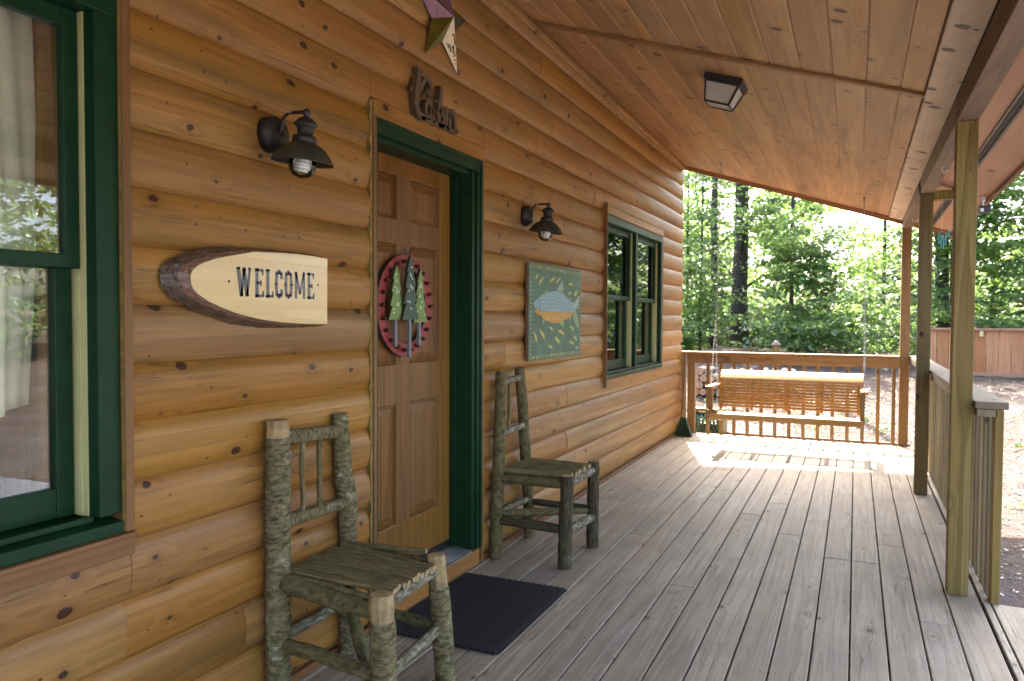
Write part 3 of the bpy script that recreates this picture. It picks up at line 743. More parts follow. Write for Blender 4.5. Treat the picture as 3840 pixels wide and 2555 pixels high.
# ------------------------------------------------------------------ railings
def railings():
    t = thing('porch_railing', (1.1, 9.13, 0.), 'orange brown wooden railing across the far end of the porch behind the swing', 'railing', 'porch railings')
    m = MB(); m.box(-.055, 2.284, 9.075, 9.215, .936, .972, 1); m.build('rail_cap', M['railx'], t, .004)
    m = MB(); m.box(.118, 2.284, 9.118, 9.156, .838, .935, 2); m.build('top_rail', M['railx'], t, .003)
    m = MB(); m.box(.030, .118, 9.11, 9.20, .0015, .935, 3); m.build('newel_post', M['railz'], t, .004)
    m = MB(); m.box(-.055, .006, 9.098, 9.19, .0015, .935, 8); m.build('newel_post', M['railg'], t, .004)
    for k in range(14):
        x = .262 + k * .1518; m = MB(); m.box(x - .0185, x + .0185, 9.157, 9.194, -.25, .925, 40 + k); m.build('baluster', M['railz'], t, .002)
    t = thing('porch_railing', (2.48, 6.7, 0.), 'grey topped wooden railing running along the right side of the porch', 'railing', 'porch railings')
    m = MB(); m.box(2.382, 2.522, 4.250, 9.215, .936, .972, 5); m.build('rail_cap', M['raily'], t, .005)
    m = MB(); m.box(2.390, 2.4785, 4.256, 9.20, .897, .9345, 6); m.build('top_rail', M['raily'], t, .004)
    m = MB(); m.box(2.4665, 2.503, 4.256, 4.345, -.25, .8965 + .038, 7); m.build('end_post', M['post'], t, .003)
    for k in range(32):
        y = 4.455 + k * .148; m = MB(); m.box(2.4665, 2.503, y - .0185, y + .0185, -.25, .896, 60 + k); m.build('baluster', M['railg'], t, .002)
railings()

# ------------------------------------------------------------------ chairs
def bent(a, b, n=7, amp=.006, seed=0):
    a = Vector(a); b = Vector(b); rnd = random.Random(seed); o = Vector((rnd.uniform(-1, 1), rnd.uniform(-1, 1), rnd.uniform(-1, 1)))
    return [a.lerp(b, k / (n - 1)) + Vector((mnoise.noise(o * 9 + Vector((k * .5, 0, 0))), mnoise.noise(o * 9 + Vector((0, k * .5, 5))), 0)) * amp * (1 if 0 < k < n - 1 else 0) for k in range(n)]
def legpart(t, pts, rad, mat, seed, name='leg', cut=0., n=18):
    m = MB(); P = []
    Q = [Vector(p) for p in pts]; N = 34; tot = [0]
    for a, b in zip(Q[:-1], Q[1:]): tot.append(tot[-1] + (b - a).length)
    rads = []
    rl = rad if isinstance(rad, (list, tuple)) else [rad] * len(Q)
    for k in range(N):
        s = tot[-1] * k / (N - 1); i = min(len(Q) - 2, max(j for j in range(len(tot)) if tot[j] <= s + 1e-9))
        f = (s - tot[i]) / max(1e-9, tot[i + 1] - tot[i]); p = Q[i].lerp(Q[i + 1], f)
        p = p + Vector((mnoise.noise(Vector((s * 3, seed, 0))), mnoise.noise(Vector((s * 3, seed, 7))), 0)) * .004 * (1 if 0 < k else 0)
        P.append(p); r = rl[i] * (1 - f) + rl[i + 1] * f; rads.append(r * (1 + .05 * mnoise.noise(Vector((s * 22, seed, 2)))))
    rads[0] *= .96; rads[-1] *= .95
    if cut:
        kk = min(N - 3, int(N * (1 - cut / tot[-1])))
        m.tube(P[:kk + 1], rads[:kk + 1], n, seed, 0, wob=.09)
        m.tube(P[kk:], [r * .955 for r in rads[kk:]], 9, seed, 1, wob=.03, smooth=False)
    else:
        m.tube(P, rads, n, seed, 0, 1, wob=.09)
    return m.build(name, [mat, M['cut']], t)
def rung(t, name, a, b, r, mat, seed, amp=.008, capr=.8, n=12):
    m = MB(); P = bent(a, b, 12, amp, seed); rr = [r * (1 + .10 * mnoise.noise(Vector((k * .9, seed, 4)))) for k in range(12)]
    rr[0] *= capr; rr[-1] *= capr
    m.tube(P, rr, n, seed, 0, 1, wob=.10); return m.build(name, [mat, M['cut']], t)
def seat_sticks(t, x0, x1, ya0, yb0, ya1, yb1, z, n, seed, r0=.0100, endmi=1):
    m = MB(); rnd = random.Random(seed)
    for k in range(n):
        f = (k + .5) / n; a = (x0 + rnd.uniform(-.015, .01), ya0 + (yb0 - ya0) * f, z + rnd.uniform(-.003, .004)); b = (x1 + rnd.uniform(-.008, .002), ya1 + (yb1 - ya1) * f, z + rnd.uniform(-.004, .004))
        r = r0 * rnd.uniform(.85, 1.2); P = bent(a, b, 9, .006, seed * 31 + k)
        m.tube(P, [r * rnd.uniform(.93, 1.07) for _ in P], 10, k + seed, 0, 1, wob=.06)
    return m.build('seat', [M['stick'], M['cut']], t)
def chair_near():
    t = thing('log_chair', (.24, 2.25, 0.), 'nearest rustic bark covered log chair, left of the door and doormat', 'chair', 'rustic log chairs'); b1 = M['bark1']
    legpart(t, [(.022, 2.065, .002), (.020, 2.068, .5), (.022, 2.067, .900), (.022, 2.066, 1.006)], [.044, .044, .043, .042], b1, 1, cut=.085)
    legpart(t, [(.004, 2.495, .002), (-.002, 2.490, .40), (.004, 2.490, .62), (.010, 2.472, .66), (.004, 2.455, .80), (.004, 2.440, .985)], [.035, .036, .038, .042, .036, .033], b1, 2)
    legpart(t, [(.488, 2.030, .002), (.482, 2.032, .25), (.476, 2.034, .474)], [.044, .043, .043], b1, 3, cut=.085)
    legpart(t, [(.490, 2.432, .002), (.476, 2.420, .25), (.458, 2.415, .492)], [.039, .038, .036], b1, 4, cut=.13)
    rung(t, 'back_rail', (.022, 2.100, .938), (.012, 2.425, .918), .0275, b1, 5, capr=.9); rung(t, 'back_rail', (.022, 2.102, .640), (.014, 2.450, .628), .0235, b1, 6, capr=.9)
    rung(t, 'spindle', (.024, 2.195, .925), (.024, 2.195, .645), .0095, M['stick'], 7, .006); rung(t, 'spindle', (.024, 2.290, .92), (.024, 2.290, .64), .0105, M['barkgreen'], 8, .003)
    rung(t, 'seat_rail', (.045, 2.062, .435), (.445, 2.052, .405), .031, M['barkgreen'], 9, .012); rung(t, 'seat_rail', (.475, 2.065, .432), (.462, 2.392, .440), .021, M['barkpale'], 10)
    rung(t, 'seat_rail', (.03, 2.465, .440), (.44, 2.425, .445), .026, M['barkgreen'], 11); rung(t, 'seat_rail', (.02, 2.10, .435), (.01, 2.46, .435), .024, b1, 12)
    seat_sticks(t, .020, .485, 2.088, 2.452, 2.085, 2.385, .462, 15, 21)
    rung(t, 'seat_edge', (.05, 2.072, .462), (.43, 2.066, .440), .011, M['barkgreen'], 13); rung(t, 'seat_edge', (.035, 2.472, .462), (.405, 2.432, .492), .011, M['stick'], 14)
    rung(t, 'stretcher', (.060, 2.058, .224), (.455, 2.040, .205), .024, M['barkgreen'], 15); rung(t, 'stretcher', (.020, 2.11, .232), (.010, 2.47, .232), .020, M['barkpale'], 16)
    rung(t, 'stretcher', (.480, 2.065, .205), (.474, 2.405, .222), .020, M['barkpale'], 17); rung(t, 'stretcher', (.03, 2.475, .225), (.46, 2.425, .220), .020, M['barkgreen'], 18)
    m = MB(); P = [(.050, 2.43, .395), (.12, 2.35, .36), (.20, 2.25, .30), (.28, 2.18, .24), (.36, 2.12, .165), (.455, 2.06, .09)]; m.tube(P, [.017, .021, .023, .024, .021, .018], 12, 19, 0, 1, wob=.1); m.build('brace', [M['barkgreen'], M['cut']], t)
def chair_far():
    t = thing('log_chair', (.24, 4.05, 0.), 'farther rustic log chair with dark rough front legs, right of the green door frame', 'chair', 'rustic log chairs'); b1, b2 = M['barkgreen'], M['bark2']
    legpart(t, [(.012, 3.858, .002), (.020, 3.86, .40), (.030, 3.870, .80), (.032, 3.878, 1.063)], [.037, .036, .034, .032], b1, 31)
    legpart(t, [(.022, 4.318, .002), (.026, 4.27, .40), (.030, 4.19, .80), (.030, 4.135, 1.068)], [.034, .035, .033, .030], b1, 32)
    legpart(t, [(.425, 3.862, .002), (.430, 3.862, .25), (.438, 3.860, .508)], [.039, .038, .036], b2, 33)
    legpart(t, [(.443, 4.290, .002), (.447, 4.285, .25), (.450, 4.280, .520)], [.037, .036, .034], b2, 34)
    rung(t, 'back_rail', (.036, 3.895, 1.000), (.036, 4.125, 1.010), .019, M['barkpale'], 35, capr=.9); rung(t, 'back_rail', (.036, 3.89, .708), (.036, 4.175, .722), .020, M['barkpale'], 36, capr=.9)
    rung(t, 'spindle', (.036, 3.925, .99), (.034, 3.915, .72), .009, M['stick'], 37, .003); rung(t, 'spindle', (.036, 3.985, .99), (.034, 3.98, .73), .010, M['stick'], 38, .003)
    rung(t, 'seat_rail', (.03, 3.862, .458), (.41, 3.862, .460), .027, b1, 39); rung(t, 'seat_rail', (.442, 3.88, .462), (.450, 4.265, .470), .023, M['barkpale'], 40)
    rung(t, 'seat_rail', (.03, 4.26, .462), (.43, 4.283, .470), .024, b1, 41); rung(t, 'seat_rail', (.03, 3.88, .46), (.03, 4.25, .46), .022, b1, 42)
    seat_sticks(t, .045, .452, 3.885, 4.255, 3.895, 4.270, .492, 8, 43, .021)
    rung(t, 'stretcher', (.03, 3.862, .222), (.405, 3.862, .212), .027, b2, 44); rung(t, 'stretcher', (.03, 3.87, .262), (.028, 4.27, .250), .020, M['barkpale'], 45)
    rung(t, 'stretcher', (.435, 3.888, .200), (.448, 4.268, .188), .024, M['barkpale'], 46); rung(t, 'stretcher', (.045, 4.29, .232), (.43, 4.285, .232), .022, b2, 47)
    m = MB(); P = bent((.045, 3.885, .255), (.42, 4.255, .225), 12, .012, 5); m.tube(P, [.017, .019, .022, .027, .028, .022, .024, .022, .020, .019, .018, .017], 12, 48, 0, 1, wob=.06); m.build('brace', [b1, M['cut']], t)
chair_near(); chair_far()

# ------------------------------------------------------------------ mat
def mat():
    m = MB(); x0, x1, y0, y1 = -.012, .543, 2.735, 3.545
    m.box(x0, x1, y0, y1, .0015, .006)
    n = 34; ny = 50
    for i in range(n):
        xa = x0 + (x1 - x0) * i / n; wd = (x1 - x0) / n
        dy = .004 if i % 2 else 0
        k = MB()
        for j in range(ny):
            ya = y0 + (y1 - y0) * j / ny + (.006 if i % 2 else 0); yb = ya + (y1 - y0) / ny * .78
            m.box(xa + .0018, xa + wd - .0018, ya, min(yb, y1 + .006), .006, .0125)
    m.box(x1 + .0005, x1 + .016, y0 + .01, y1 - .002, .0015, .007)
    o = m.build('doormat', M['rubber'], origin=(.27, 3.14, 0)); tag(o, 'black ribbed doormat lying on the deck in front of the door', 'doormat')
mat()

# ------------------------------------------------------------------ lanterns
def lantern():
    t = thing('wall_lantern', (.0, 2.0845, 1.99), 'dark barn lantern with clear globe on the wall above the welcome sign', 'lamp', 'barn style wall lanterns')
    y0 = 2.0845
    MX = Matrix(((0, 0, 1, 0), (0, 1, 0, 0), (-1, 0, 0, 0), (0, 0, 0, 1)))
    m = MB(); m.lathe([(0, .028), (.030, .028), (.052, .024), (.061, .014), (.0625, 0), (.0625, -.022), (0, -.022)], (-.004, y0, 1.998), 36, M=MX); m.build('back_plate', M['black'], t)
    ax = .140; piv = Vector((ax, y0, 2.056)); RT = Matrix.Rotation(R(6.5), 3, 'Y')
    def lean(m): m.v = [tuple(piv + RT @ (Vector(v) - piv)) for v in m.v]; return m
    m = MB(); m.tube([(.022, y0, 2.000), (.030, y0, 2.012), (.033, y0, 2.030), (.040, y0, 2.050), (.055, y0, 2.062), (.080, y0, 2.065), (ax + .004, y0, 2.061)], .0062, 10); m.tube([(.018, y0, 1.996), (.030, y0, 2.004)], .011, 10); m.tube([(.024, y0, 1.99), (.024, y0, 1.965), (.030, y0, 1.952)], .005, 8); m.build('arm', M['black'], t)
    m = MB(); m.lathe([(0, 2.072), (.008, 2.070), (.0135, 2.063), (.0135, 2.056), (.009, 2.047), (.009, 2.043), (.020, 2.040), (.027, 2.034), (.0385, 2.021), (.0395, 2.017), (.031, 2.009), (.0255, 1.998), (.025, 1.985), (.030, 1.981), (.039, 1.978), (.041, 1.973), (.041, 1.957), (.037, 1.954)], (ax, y0, 0), 32)
    for k in range(14):
        a = k * .4488; m.beam((ax + .0255 * math.cos(a), y0 + .0255 * math.sin(a), 1.987), (ax + .0262 * math.cos(a), y0 + .0262 * math.sin(a), 1.998), .003, .003)
    for q in (-1, 1): m.tube([(ax, y0 + q * .040, 1.966), (ax, y0 + q * .050, 1.964)], .004, 8)
    lean(m).build('cap', M['black'], t)
    prof = [(.036, 1.957), (.050, 1.952), (.068, 1.941), (.083, 1.926), (.095, 1.908), (.103, 1.894), (.1055, 1.889), (.103, 1.8885), (.092, 1.905), (.080, 1.921), (.065, 1.935), (.048, 1.946), (.032, 1.950)]
    m = MB(); m.lathe(prof, (ax, y0, 0), 44); lean(m).build('shade', M['bronze'], t)
    m = MB(); m.lathe([(.028, 1.930), (.038, 1.918), (.044, 1.903), (.0465, 1.886), (.045, 1.869), (.038, 1.853), (.026, 1.842), (.012, 1.837), (0, 1.836)], (ax, y0, 0), 32); lean(m).build('globe', M['globe'], t)
    m = MB()
    pts = [(ax + .021 * math.cos(a), y0 + .021 * math.sin(a), 1.908 - a * .0019) for a in np.linspace(0, 6.283 * 4, 90)]
    m.tube(pts, .0058, 8); m.tube([(ax, y0, 1.93), (ax, y0, 1.905)], .013, 10); lean(m).build('bulb', M['white'], t)
    return t
lan = lantern()
l2 = copy_tree(lan); l2.location = (-.003, 4.325, 1.984); l2['label'] = 'dark barn lantern with clear globe on the wall above the fish painting'

# ------------------------------------------------------------------ welcome sign
def sign():
    t = thing('welcome_sign', (-.015, 1.97, 1.46), 'varnished slab of wood with bark edge reading WELCOME on the wall', 'sign')
    outer = [(1.585, 1.477), (1.588, 1.500), (1.602, 1.520), (1.628, 1.536), (1.660, 1.549), (1.70, 1.562), (1.739, 1.573), (1.78, 1.580), (1.817, 1.586), (1.88, 1.590), (1.951, 1.592), (2.03, 1.596), (2.10, 1.598), (2.18, 1.599), (2.27, 1.597), (2.345, 1.594),
             (2.341, 1.329), (2.28, 1.327), (2.199, 1.326), (2.10, 1.325), (2.003, 1.327), (1.93, 1.335), (1.863, 1.345), (1.80, 1.360), (1.737, 1.378), (1.69, 1.392), (1.65, 1.407), (1.622, 1.422), (1.604, 1.437), (1.590, 1.456)]
    inner = [(1.690, 1.482), (1.694, 1.498), (1.706, 1.511), (1.722, 1.521), (1.745, 1.531), (1.775, 1.541), (1.805, 1.549), (1.84, 1.557), (1.885, 1.566), (1.92, 1.573), (1.951, 1.580), (2.03, 1.584), (2.10, 1.587), (2.18, 1.589), (2.27, 1.588), (2.341, 1.585),
             (2.339, 1.338), (2.28, 1.338), (2.199, 1.340), (2.118, 1.344), (2.04, 1.350), (1.967, 1.359), (1.915, 1.368), (1.864, 1.379), (1.815, 1.393), (1.762, 1.411), (1.735, 1.424), (1.715, 1.436), (1.702, 1.447), (1.693, 1.462)]
    def rs(y, z): f = 1 + .017 * (2.345 - y) / .76; return (y * f if y < 2.3 else y, 1.366 + (z - 1.366) * 1.01)
    outer = [rs(*q) for q in outer]
    n = len(outer); m = MB()
    m.add([(.024, y, z) for y, z in inner], [tuple(range(n))], 0, 0)
    f = m.build('board_face', M['signwood'], t)
    m = MB(); rings = []; rnd = random.Random(4); K = 8
    def ups(poly, k=4):
        o = []
        for i in range(len(poly)):
            a, b = poly[i], poly[(i + 1) % len(poly)]
            for j in range(k): o.append((a[0] + (b[0] - a[0]) * j / k, a[1] + (b[1] - a[1]) * j / k))
        return o
    uo, ui = ups(outer), ups(inner); N = len(uo)
    vs = []; tv = []
    for k in range(K):
        s = k / (K - 1)
        for i in range(N):
            end = uo[i][0] > 2.335
            y = ui[i][0] + (uo[i][0] - ui[i][0]) * s; z = ui[i][1] + (uo[i][1] - ui[i][1]) * s
            x = .0235 - .040 * s ** 1.6
            nz = mnoise.noise(Vector((y * 45, z * 45, 0))) * .009 + mnoise.noise(Vector((y * 130, z * 130, 4))) * .005
            if end: nz = 0
            e = s * (1 - .0 * s); vs.append((x + nz * min(1, s * 3), y + nz * .5 * e, z + nz * .5 * e)); tv.append((i * .02, s * 2, s * 1.4))
    for k in range(K - 1): m.add([vs[k * N + i] for i in range(N)] + [vs[(k + 1) * N + i] for i in range(N)], [(i, (i + 1) % N, N + (i + 1) % N, N + i) for i in range(N)], 2, 1 if k < 3 else 0, True, tv[k * N:(k + 1) * N] + tv[(k + 1) * N:(k + 2) * N])
    m.build('bark_edge', [M['signbark'], M['cambium']], t)
    m = MB()
    def quad(ps): m.prism(ps, lambda a, b: (.0238, a, b), lambda a, b: (.0247, a, b))
    def stroke(pts, w):
        w = w * 1.3
        for a, b in zip(pts[:-1], pts[1:]):
            dy, dz = b[0] - a[0], b[1] - a[1]; l = math.hypot(dy, dz); py, pz = -dz / l * w / 2, dy / l * w / 2; ey, ez = dy / l * w * .18, dz / l * w * .18
            quad([(a[0] - py - ey, a[1] - pz - ez), (b[0] - py + ey, b[1] - pz + ez), (b[0] + py + ey, b[1] + pz + ez), (a[0] + py - ey, a[1] + pz - ez)])
    # letters stand in a slightly tapering row
    def letter(ch, ya, yb, za, zb):
        W = yb - ya; H = zb - za; X = lambda u: ya + u * W; Z = lambda v: za + v * H; s = .0112
        def S(*p, w=s): stroke([(X(u), Z(v)) for u, v in p], w)
        if ch == 'W': S((.08, .98), (.30, .02), w=.0125); S((.30, .02), (.50, .96), w=.009); S((.50, .96), (.72, .02), w=.0125); S((.72, .02), (.93, .98), w=.0085); S((0., .985), (.18, .985), w=.006); S((.42, .985), (.60, .985), w=.006); S((.84, .985), (1.0, .985), w=.006)
        if ch == 'E': S((.22, 0), (.22, 1)); S((.0, .97), (.9, .97), w=.0075); S((.0, .03), (.95, .03), w=.0075); S((.2, .5), (.68, .5), w=.007); S((.90, .80), (.90, .98), w=.006); S((.95, .02), (.95, .2), w=.006); S((.68, .40), (.68, .60), w=.005)
        if ch == 'L': S((.28, 0), (.28, 1)); S((.0, .03), (1., .03), w=.0075); S((.05, .98), (.55, .98), w=.006); S((.95, .02), (.95, .2), w=.006)
        if ch in 'CO':
            pts = [(.5, .97), (.22, .90), (.16, .5), (.22, .10), (.5, .03), (.78, .10)]
            if ch == 'C': S((.84, .72), (.78, .90), *pts, (.84, .28))
            else: S(*pts, (.84, .5), (.78, .90), (.5, .97))
        if ch == 'M': S((.14, 0), (.14, 1), w=.010); S((.88, 0), (.88, 1), w=.010); S((.14, .98), (.5, .18), w=.009); S((.5, .18), (.88, .98), w=.007)
    xs = [('W', 1.880, 1.940), ('E', 1.960, 2.000), ('L', 2.010, 2.046), ('C', 2.055, 2.096), ('O', 2.103, 2.145), ('M', 2.155, 2.213), ('E', 2.226, 2.262)]
    for ch, a, b in xs: letter(ch, a, b, 1.432, 1.524)
    m.build('lettering', M['navy'], f)
    m = MB(); RX = Matrix(((0, 0, 1, 0), (0, 1, 0, 0), (-1, 0, 0, 0), (0, 0, 0, 1)))
    for y, z in ((1.844, 1.477), (2.286, 1.484)): m.lathe([(0, .0016), (.004, .001), (.0045, 0)], (.0242, y, z), 12, M=RX)
    m.build('screw', M['black'], f)
sign()

# ------------------------------------------------------------------ round tree ornament on the door
def wreath():
    cy, czz = 3.158, 1.420
    t = thing('tree_ornament', (-.16, cy, czz), 'round red wooden ornament with three green cutout trees hanging on the door', 'ornament')
    m = MB(); n = 56; ro, ri = .248, .184
    def rg(r, x): return [(x, cy + r * math.sin(2 * math.pi * i / n), czz + r * math.cos(2 * math.pi * i / n)) for i in range(n)]
    vs = rg(ro, -.160) + rg(ro, -.142) + rg(ri, -.142) + rg(ri, -.160)
    for q, mi in ((0, 1), (1, 0), (2, 1), (3, 1)):
        fs = [(q * n + i, q * n + (i + 1) % n, ((q + 1) % 4) * n + (i + 1) % n, ((q + 1) % 4) * n + i) for i in range(n)]
        m.add(vs, fs, 0, mi)
    m.build('ring', [M['red'], M['tside']], t, fix=False)
    RX = Matrix(((0, 0, 1, 0), (0, 1, 0, 0), (-1, 0, 0, 0), (0, 0, 0, 1))); first = None
    for k in range(22):
        a = 2 * math.pi * (k + .5) / 22; y, z = cy + .216 * math.sin(a), czz + .216 * math.cos(a)
        if first is None:
            m = MB(); m.lathe([(0, .024), (.005, .023), (.009, .018), (.0105, .010), (.0085, .004), (.009, 0)], (-.142, y, z), 12, M=RX); first = m.build('bead', M['redbead'], t); f0 = (y, z)
        else:
            c = first.copy(); COL.objects.link(c); c.parent = t; c.location = (0, y - f0[0], z - f0[1])
    def tree(yc, zt, zb, w, x, mat, tz, nt=4):
        m = MB(); H = zt - zb; L = []
        for k in range(nt):
            f = (k + 1) / nt; ww = w * (.30 + .70 * f) / 2; L.append((ww, zt - H * f)); 
            if k < nt - 1: L.append((ww * .62, zt - H * f + .006))
        rnd = random.Random(int(yc * 1000))
        R_ = [(yc + a * rnd.uniform(.92, 1.05), z + (.008 if i % 2 == 0 else 0) * rnd.uniform(-1, 1)) for i, (a, z) in enumerate(L)]; Lf = [(yc - a, z - .008) for a, z in L]
        poly = [(yc, zt)] + R_ + list(reversed(Lf))
        m.prism(poly, lambda a, b: (x - .014, a, b), lambda a, b: (x, a, b), 0, 0, 1)
        o = m.build('tree_cutout', [mat, M['tside']], t, fix=True)
        m = MB(); m.box(x - .016, x - .003, yc - .0095, yc + .0095, tz, zb + .01); m.build('tree_trunk', M['grey'], o)
        m = MB(); 
        for k in range(8):
            f = rnd.uniform(.15, .92); y = yc + rnd.uniform(-.32, .32) * w * f; z = zt - H * f
            m.lathe([(0, .0012), (.0042, .0008), (.0048, 0)], (x + .0002, y, z), 10, M=RX)
        for k in range(3):
            f = .3 + .22 * k; y = yc + rnd.uniform(-.2, .2) * w * f; z = zt - H * f
            for q in range(3):
                a = q * 1.05 + .3; m.beam((x + .0004, y - .010 * math.cos(a), z - .010 * math.sin(a)), (x + .0004, y + .010 * math.cos(a), z + .010 * math.sin(a)), .0012, .0012)
        m.build('painted_dots', M['dot'], o)
    tree(3.025, 1.612, 1.360, .132, -.110, M['tgreen'], 1.226)
    tree(3.243, 1.608, 1.346, .132, -.112, M['tgreen'], 1.226)
    tree(3.124, 1.660, 1.360, .150, -.094, M['tdark'], 1.172)
    m = MB(); m.beam((-.135, 3.150, 1.665), (-.12, 3.178, 1.700), .004, .004); m.beam((-.135, 3.178, 1.668), (-.12, 3.155, 1.695), .003, .003); m.tube([(-.162, 3.165, 1.70), (-.15, 3.165, 1.69), (-.15, 3.165, 1.66)], .002, 6); m.build('wire_hanger', M['black'], t)
wreath()

# ------------------------------------------------------------------ fish painting
def painting():
    Y0, Y1, Z0, Z1 = 4.332, 5.306, 1.093, 1.708
    t = thing('fish_painting', (-.015, 4.82, 1.4), 'dark green folk art canvas of a blue and yellow fish between lamp and window', 'painting')
    # map of crop pixels to the canvas plane
    src = np.array([(150, 90), (880, 215), (875, 1385), (150, 1485)], float); dst = np.array([(Y0, Z1), (Y1, Z1), (Y1, Z0), (Y0, Z0)])
    A = []; B = []
    for (x, y), (u, v) in zip(src, dst): A += [[x, y, 1, 0, 0, 0, -u * x, -u * y], [0, 0, 0, x, y, 1, -v * x, -v * y]]; B += [u, v]
    h = np.linalg.solve(np.array(A), np.array(B))
    def mp(x, y): d = h[6] * x + h[7] * y + 1; return ((h[0] * x + h[1] * y + h[2]) / d, (h[3] * x + h[4] * y + h[5]) / d)
    g = G('painted_canvas'); o = g.obj(); n = g.noise(o, 7., 4., .6, .8); n2 = g.noise(o, 260., 2., .5)
    c = g.mix(g.ramp(n, [(.35, 0.), (.65, 1.)]), (.032, .088, .050), (.055, .150, .100)); canv = g.done(g.bsdf(c, .5, g.bump(n2, .25, .002)))
    cols = [canv, plain('fish_blue', (.19, .33, .37), .5, var=.25, scale=40.), plain('fish_stripe', (.10, .17, .24), .5), plain('fish_ochre', (.50, .24, .025), .5, var=.3, scale=40.), plain('fish_fin', (.22, .30, .15), .5, var=.3, scale=50.),
            plain('dab_green', (.28, .29, .05), .5, var=.3, scale=30.), plain('dab_cream', (.50, .48, .16), .5, var=.2), plain('fish_pale', (.42, .50, .48), .5), plain('canvas_edge', (.16, .085, .05), .7)]
    m = MB(); m.box(-.017, .004, Y0, Y1, Z0, Z1, 0, 8); m.add([(.0046, Y0, Z0), (.0046, Y1, Z0), (.0046, Y1, Z1), (.0046, Y0, Z1)], [(0, 1, 2, 3)], 0, 0)
    m.build('canvas', cols, t, fix=False)
    m = MB(); lay = [.0050]
    def P(px, mi, dx=0):
        q = [mp(*a) for a in px]; x = lay[0] + dx; m.add([(x, a, b) for a, b in q], [tuple(range(len(q)))], 0, mi)
    def dab(cx, cy, L, w, ang, mi=5):
        for k, (l, ww, mm) in enumerate(((L, w, 5), (L * .62, w * .45, 6))):
            pts = []
            for i in range(14):
                a = 2 * math.pi * i / 14; u, v = l * math.cos(a), ww * math.sin(a) + 9 * (math.cos(a) ** 2); c_, s_ = math.cos(ang), math.sin(ang); pts.append((cx + u * c_ - v * s_, cy + u * s_ + v * c_))
            P(pts, mm, .0002 * k)
    for d in ((262, 290, 48, 14, -1.1), (322, 350, 70, 17, -1.1), (478, 335, 60, 18, -.75), (562, 345, 62, 15, -1.0), (740, 395, 38, 22, .1), (722, 525, 36, 16, -.5), (808, 530, 50, 20, -1.2), (250, 1140, 85, 16, 1.3), (345, 1100, 85, 22, 1.1), (468, 1020, 45, 17, .8), (612, 1070, 58, 22, .6), (555, 1180, 62, 22, 1.0), (460, 1275, 44, 18, .7), (760, 1010, 48, 18, .8), (808, 1150, 40, 14, 1.1), (755, 1215, 42, 17, .6)): dab(*d)
    lay[0] = .0056
    for f in ([(540, 490), (625, 340), (640, 505)], [(360, 530), (405, 475), (420, 515)], [(705, 600), (742, 585), (745, 630)], [(325, 890), (360, 975), (370, 900)], [(575, 945), (640, 1010), (650, 910)], [(705, 865), (735, 915), (738, 860)]): P(f, 4)
    P([(775, 665), (860, 550), (862, 640), (805, 745), (845, 900), (850, 1030), (800, 960), (768, 830)], 4)
    for i in range(4): P([(556 + i * 22, 478), (612 + i * 7, 360 + i * 30), (616 + i * 7, 366 + i * 30), (562 + i * 22, 482)], 7, .0003)
    for i in range(5): P([(785, 690 + i * 12), (850, 575 + i * 35), (852, 585 + i * 35), (786, 698 + i * 12)], 7, .0003)
    lay[0] = .0062
    P([(300, 770), (310, 830), (345, 885), (430, 925), (520, 945), (600, 935), (660, 890), (720, 870), (765, 825), (760, 795), (640, 795), (480, 785), (340, 775)], 3)
    P([(225, 775), (245, 750), (290, 765), (310, 830), (280, 830), (245, 795)], 3)
    P([(210, 660), (245, 630), (290, 590), (350, 545), (430, 512), (520, 495), (600, 505), (650, 545), (700, 605), (750, 645), (790, 670), (785, 740), (765, 800), (640, 795), (480, 785), (340, 770), (285, 765), (240, 730), (215, 690)], 1)
    for y0_, y1_, b in ((560, 690, 60), (610, 715, 50), (660, 735, 30), (712, 755, 18)):
        up = [(300 + i * 46, y0_ + (y1_ - y0_) * (i / 10) - b * math.sin(math.pi * i / 10) * .8) for i in range(11)]
        P(up + [(x, y + 7) for x, y in reversed(up)], 2, .0003); P([(x, y - 8) for x, y in up] + [(x, y - 2) for x, y in reversed(up)], 7, .0004)
    for y0_ in (835, 870, 900):
        up = [(330 + i * 40, y0_ - (i - 5) * (i - 5) * (-.2) - 12 * (i / 10)) for i in range(10)]; P(up + [(x, y + 5) for x, y in reversed(up)], 6, .0003)
    P([(292, 600), (304, 600), (306, 815), (294, 815)], 2, .0005)
    P([(262, 660), (275, 658), (278, 682), (265, 686)], 2, .0005); P([(266, 667), (272, 666), (273, 677), (268, 678)], 7, .0007)
    rnd = random.Random(2); lay[0] = .0053
    for i in range(24):
        f = (i + .5) / 24; u = 165 + f * 700; zt = 105 + f * 122
        P([(u, zt + 10), (u + 10, zt + 12), (u + 9, zt + 55 - 10 * f), (u - 2, zt + 52)], rnd.choice([5, 6, 5])); zb = 1470 - f * 95; P([(u, zb - 60 + 10 * f), (u + 10, zb - 58), (u + 9, zb - 12), (u - 1, zb - 12)], rnd.choice([5, 6, 5]))
    for i in range(20):
        zz = 235 + i * 60; P([(172, zz), (190, zz + 3), (190, zz + 20), (172, zz + 16)], rnd.choice([6, 6, 5])); z2 = 330 + i * 50; P([(862, z2), (873, z2 + 1), (873, z2 + 12), (862, z2 + 11)], 6)
    for k in range(4): P([(808 + k * 9, 1265), (813 + k * 9, 1265), (815 + k * 9, 1300), (810 + k * 9, 1300)], 7, .0003)
    m.build('painted_fish', cols, t, fix=False)
painting()

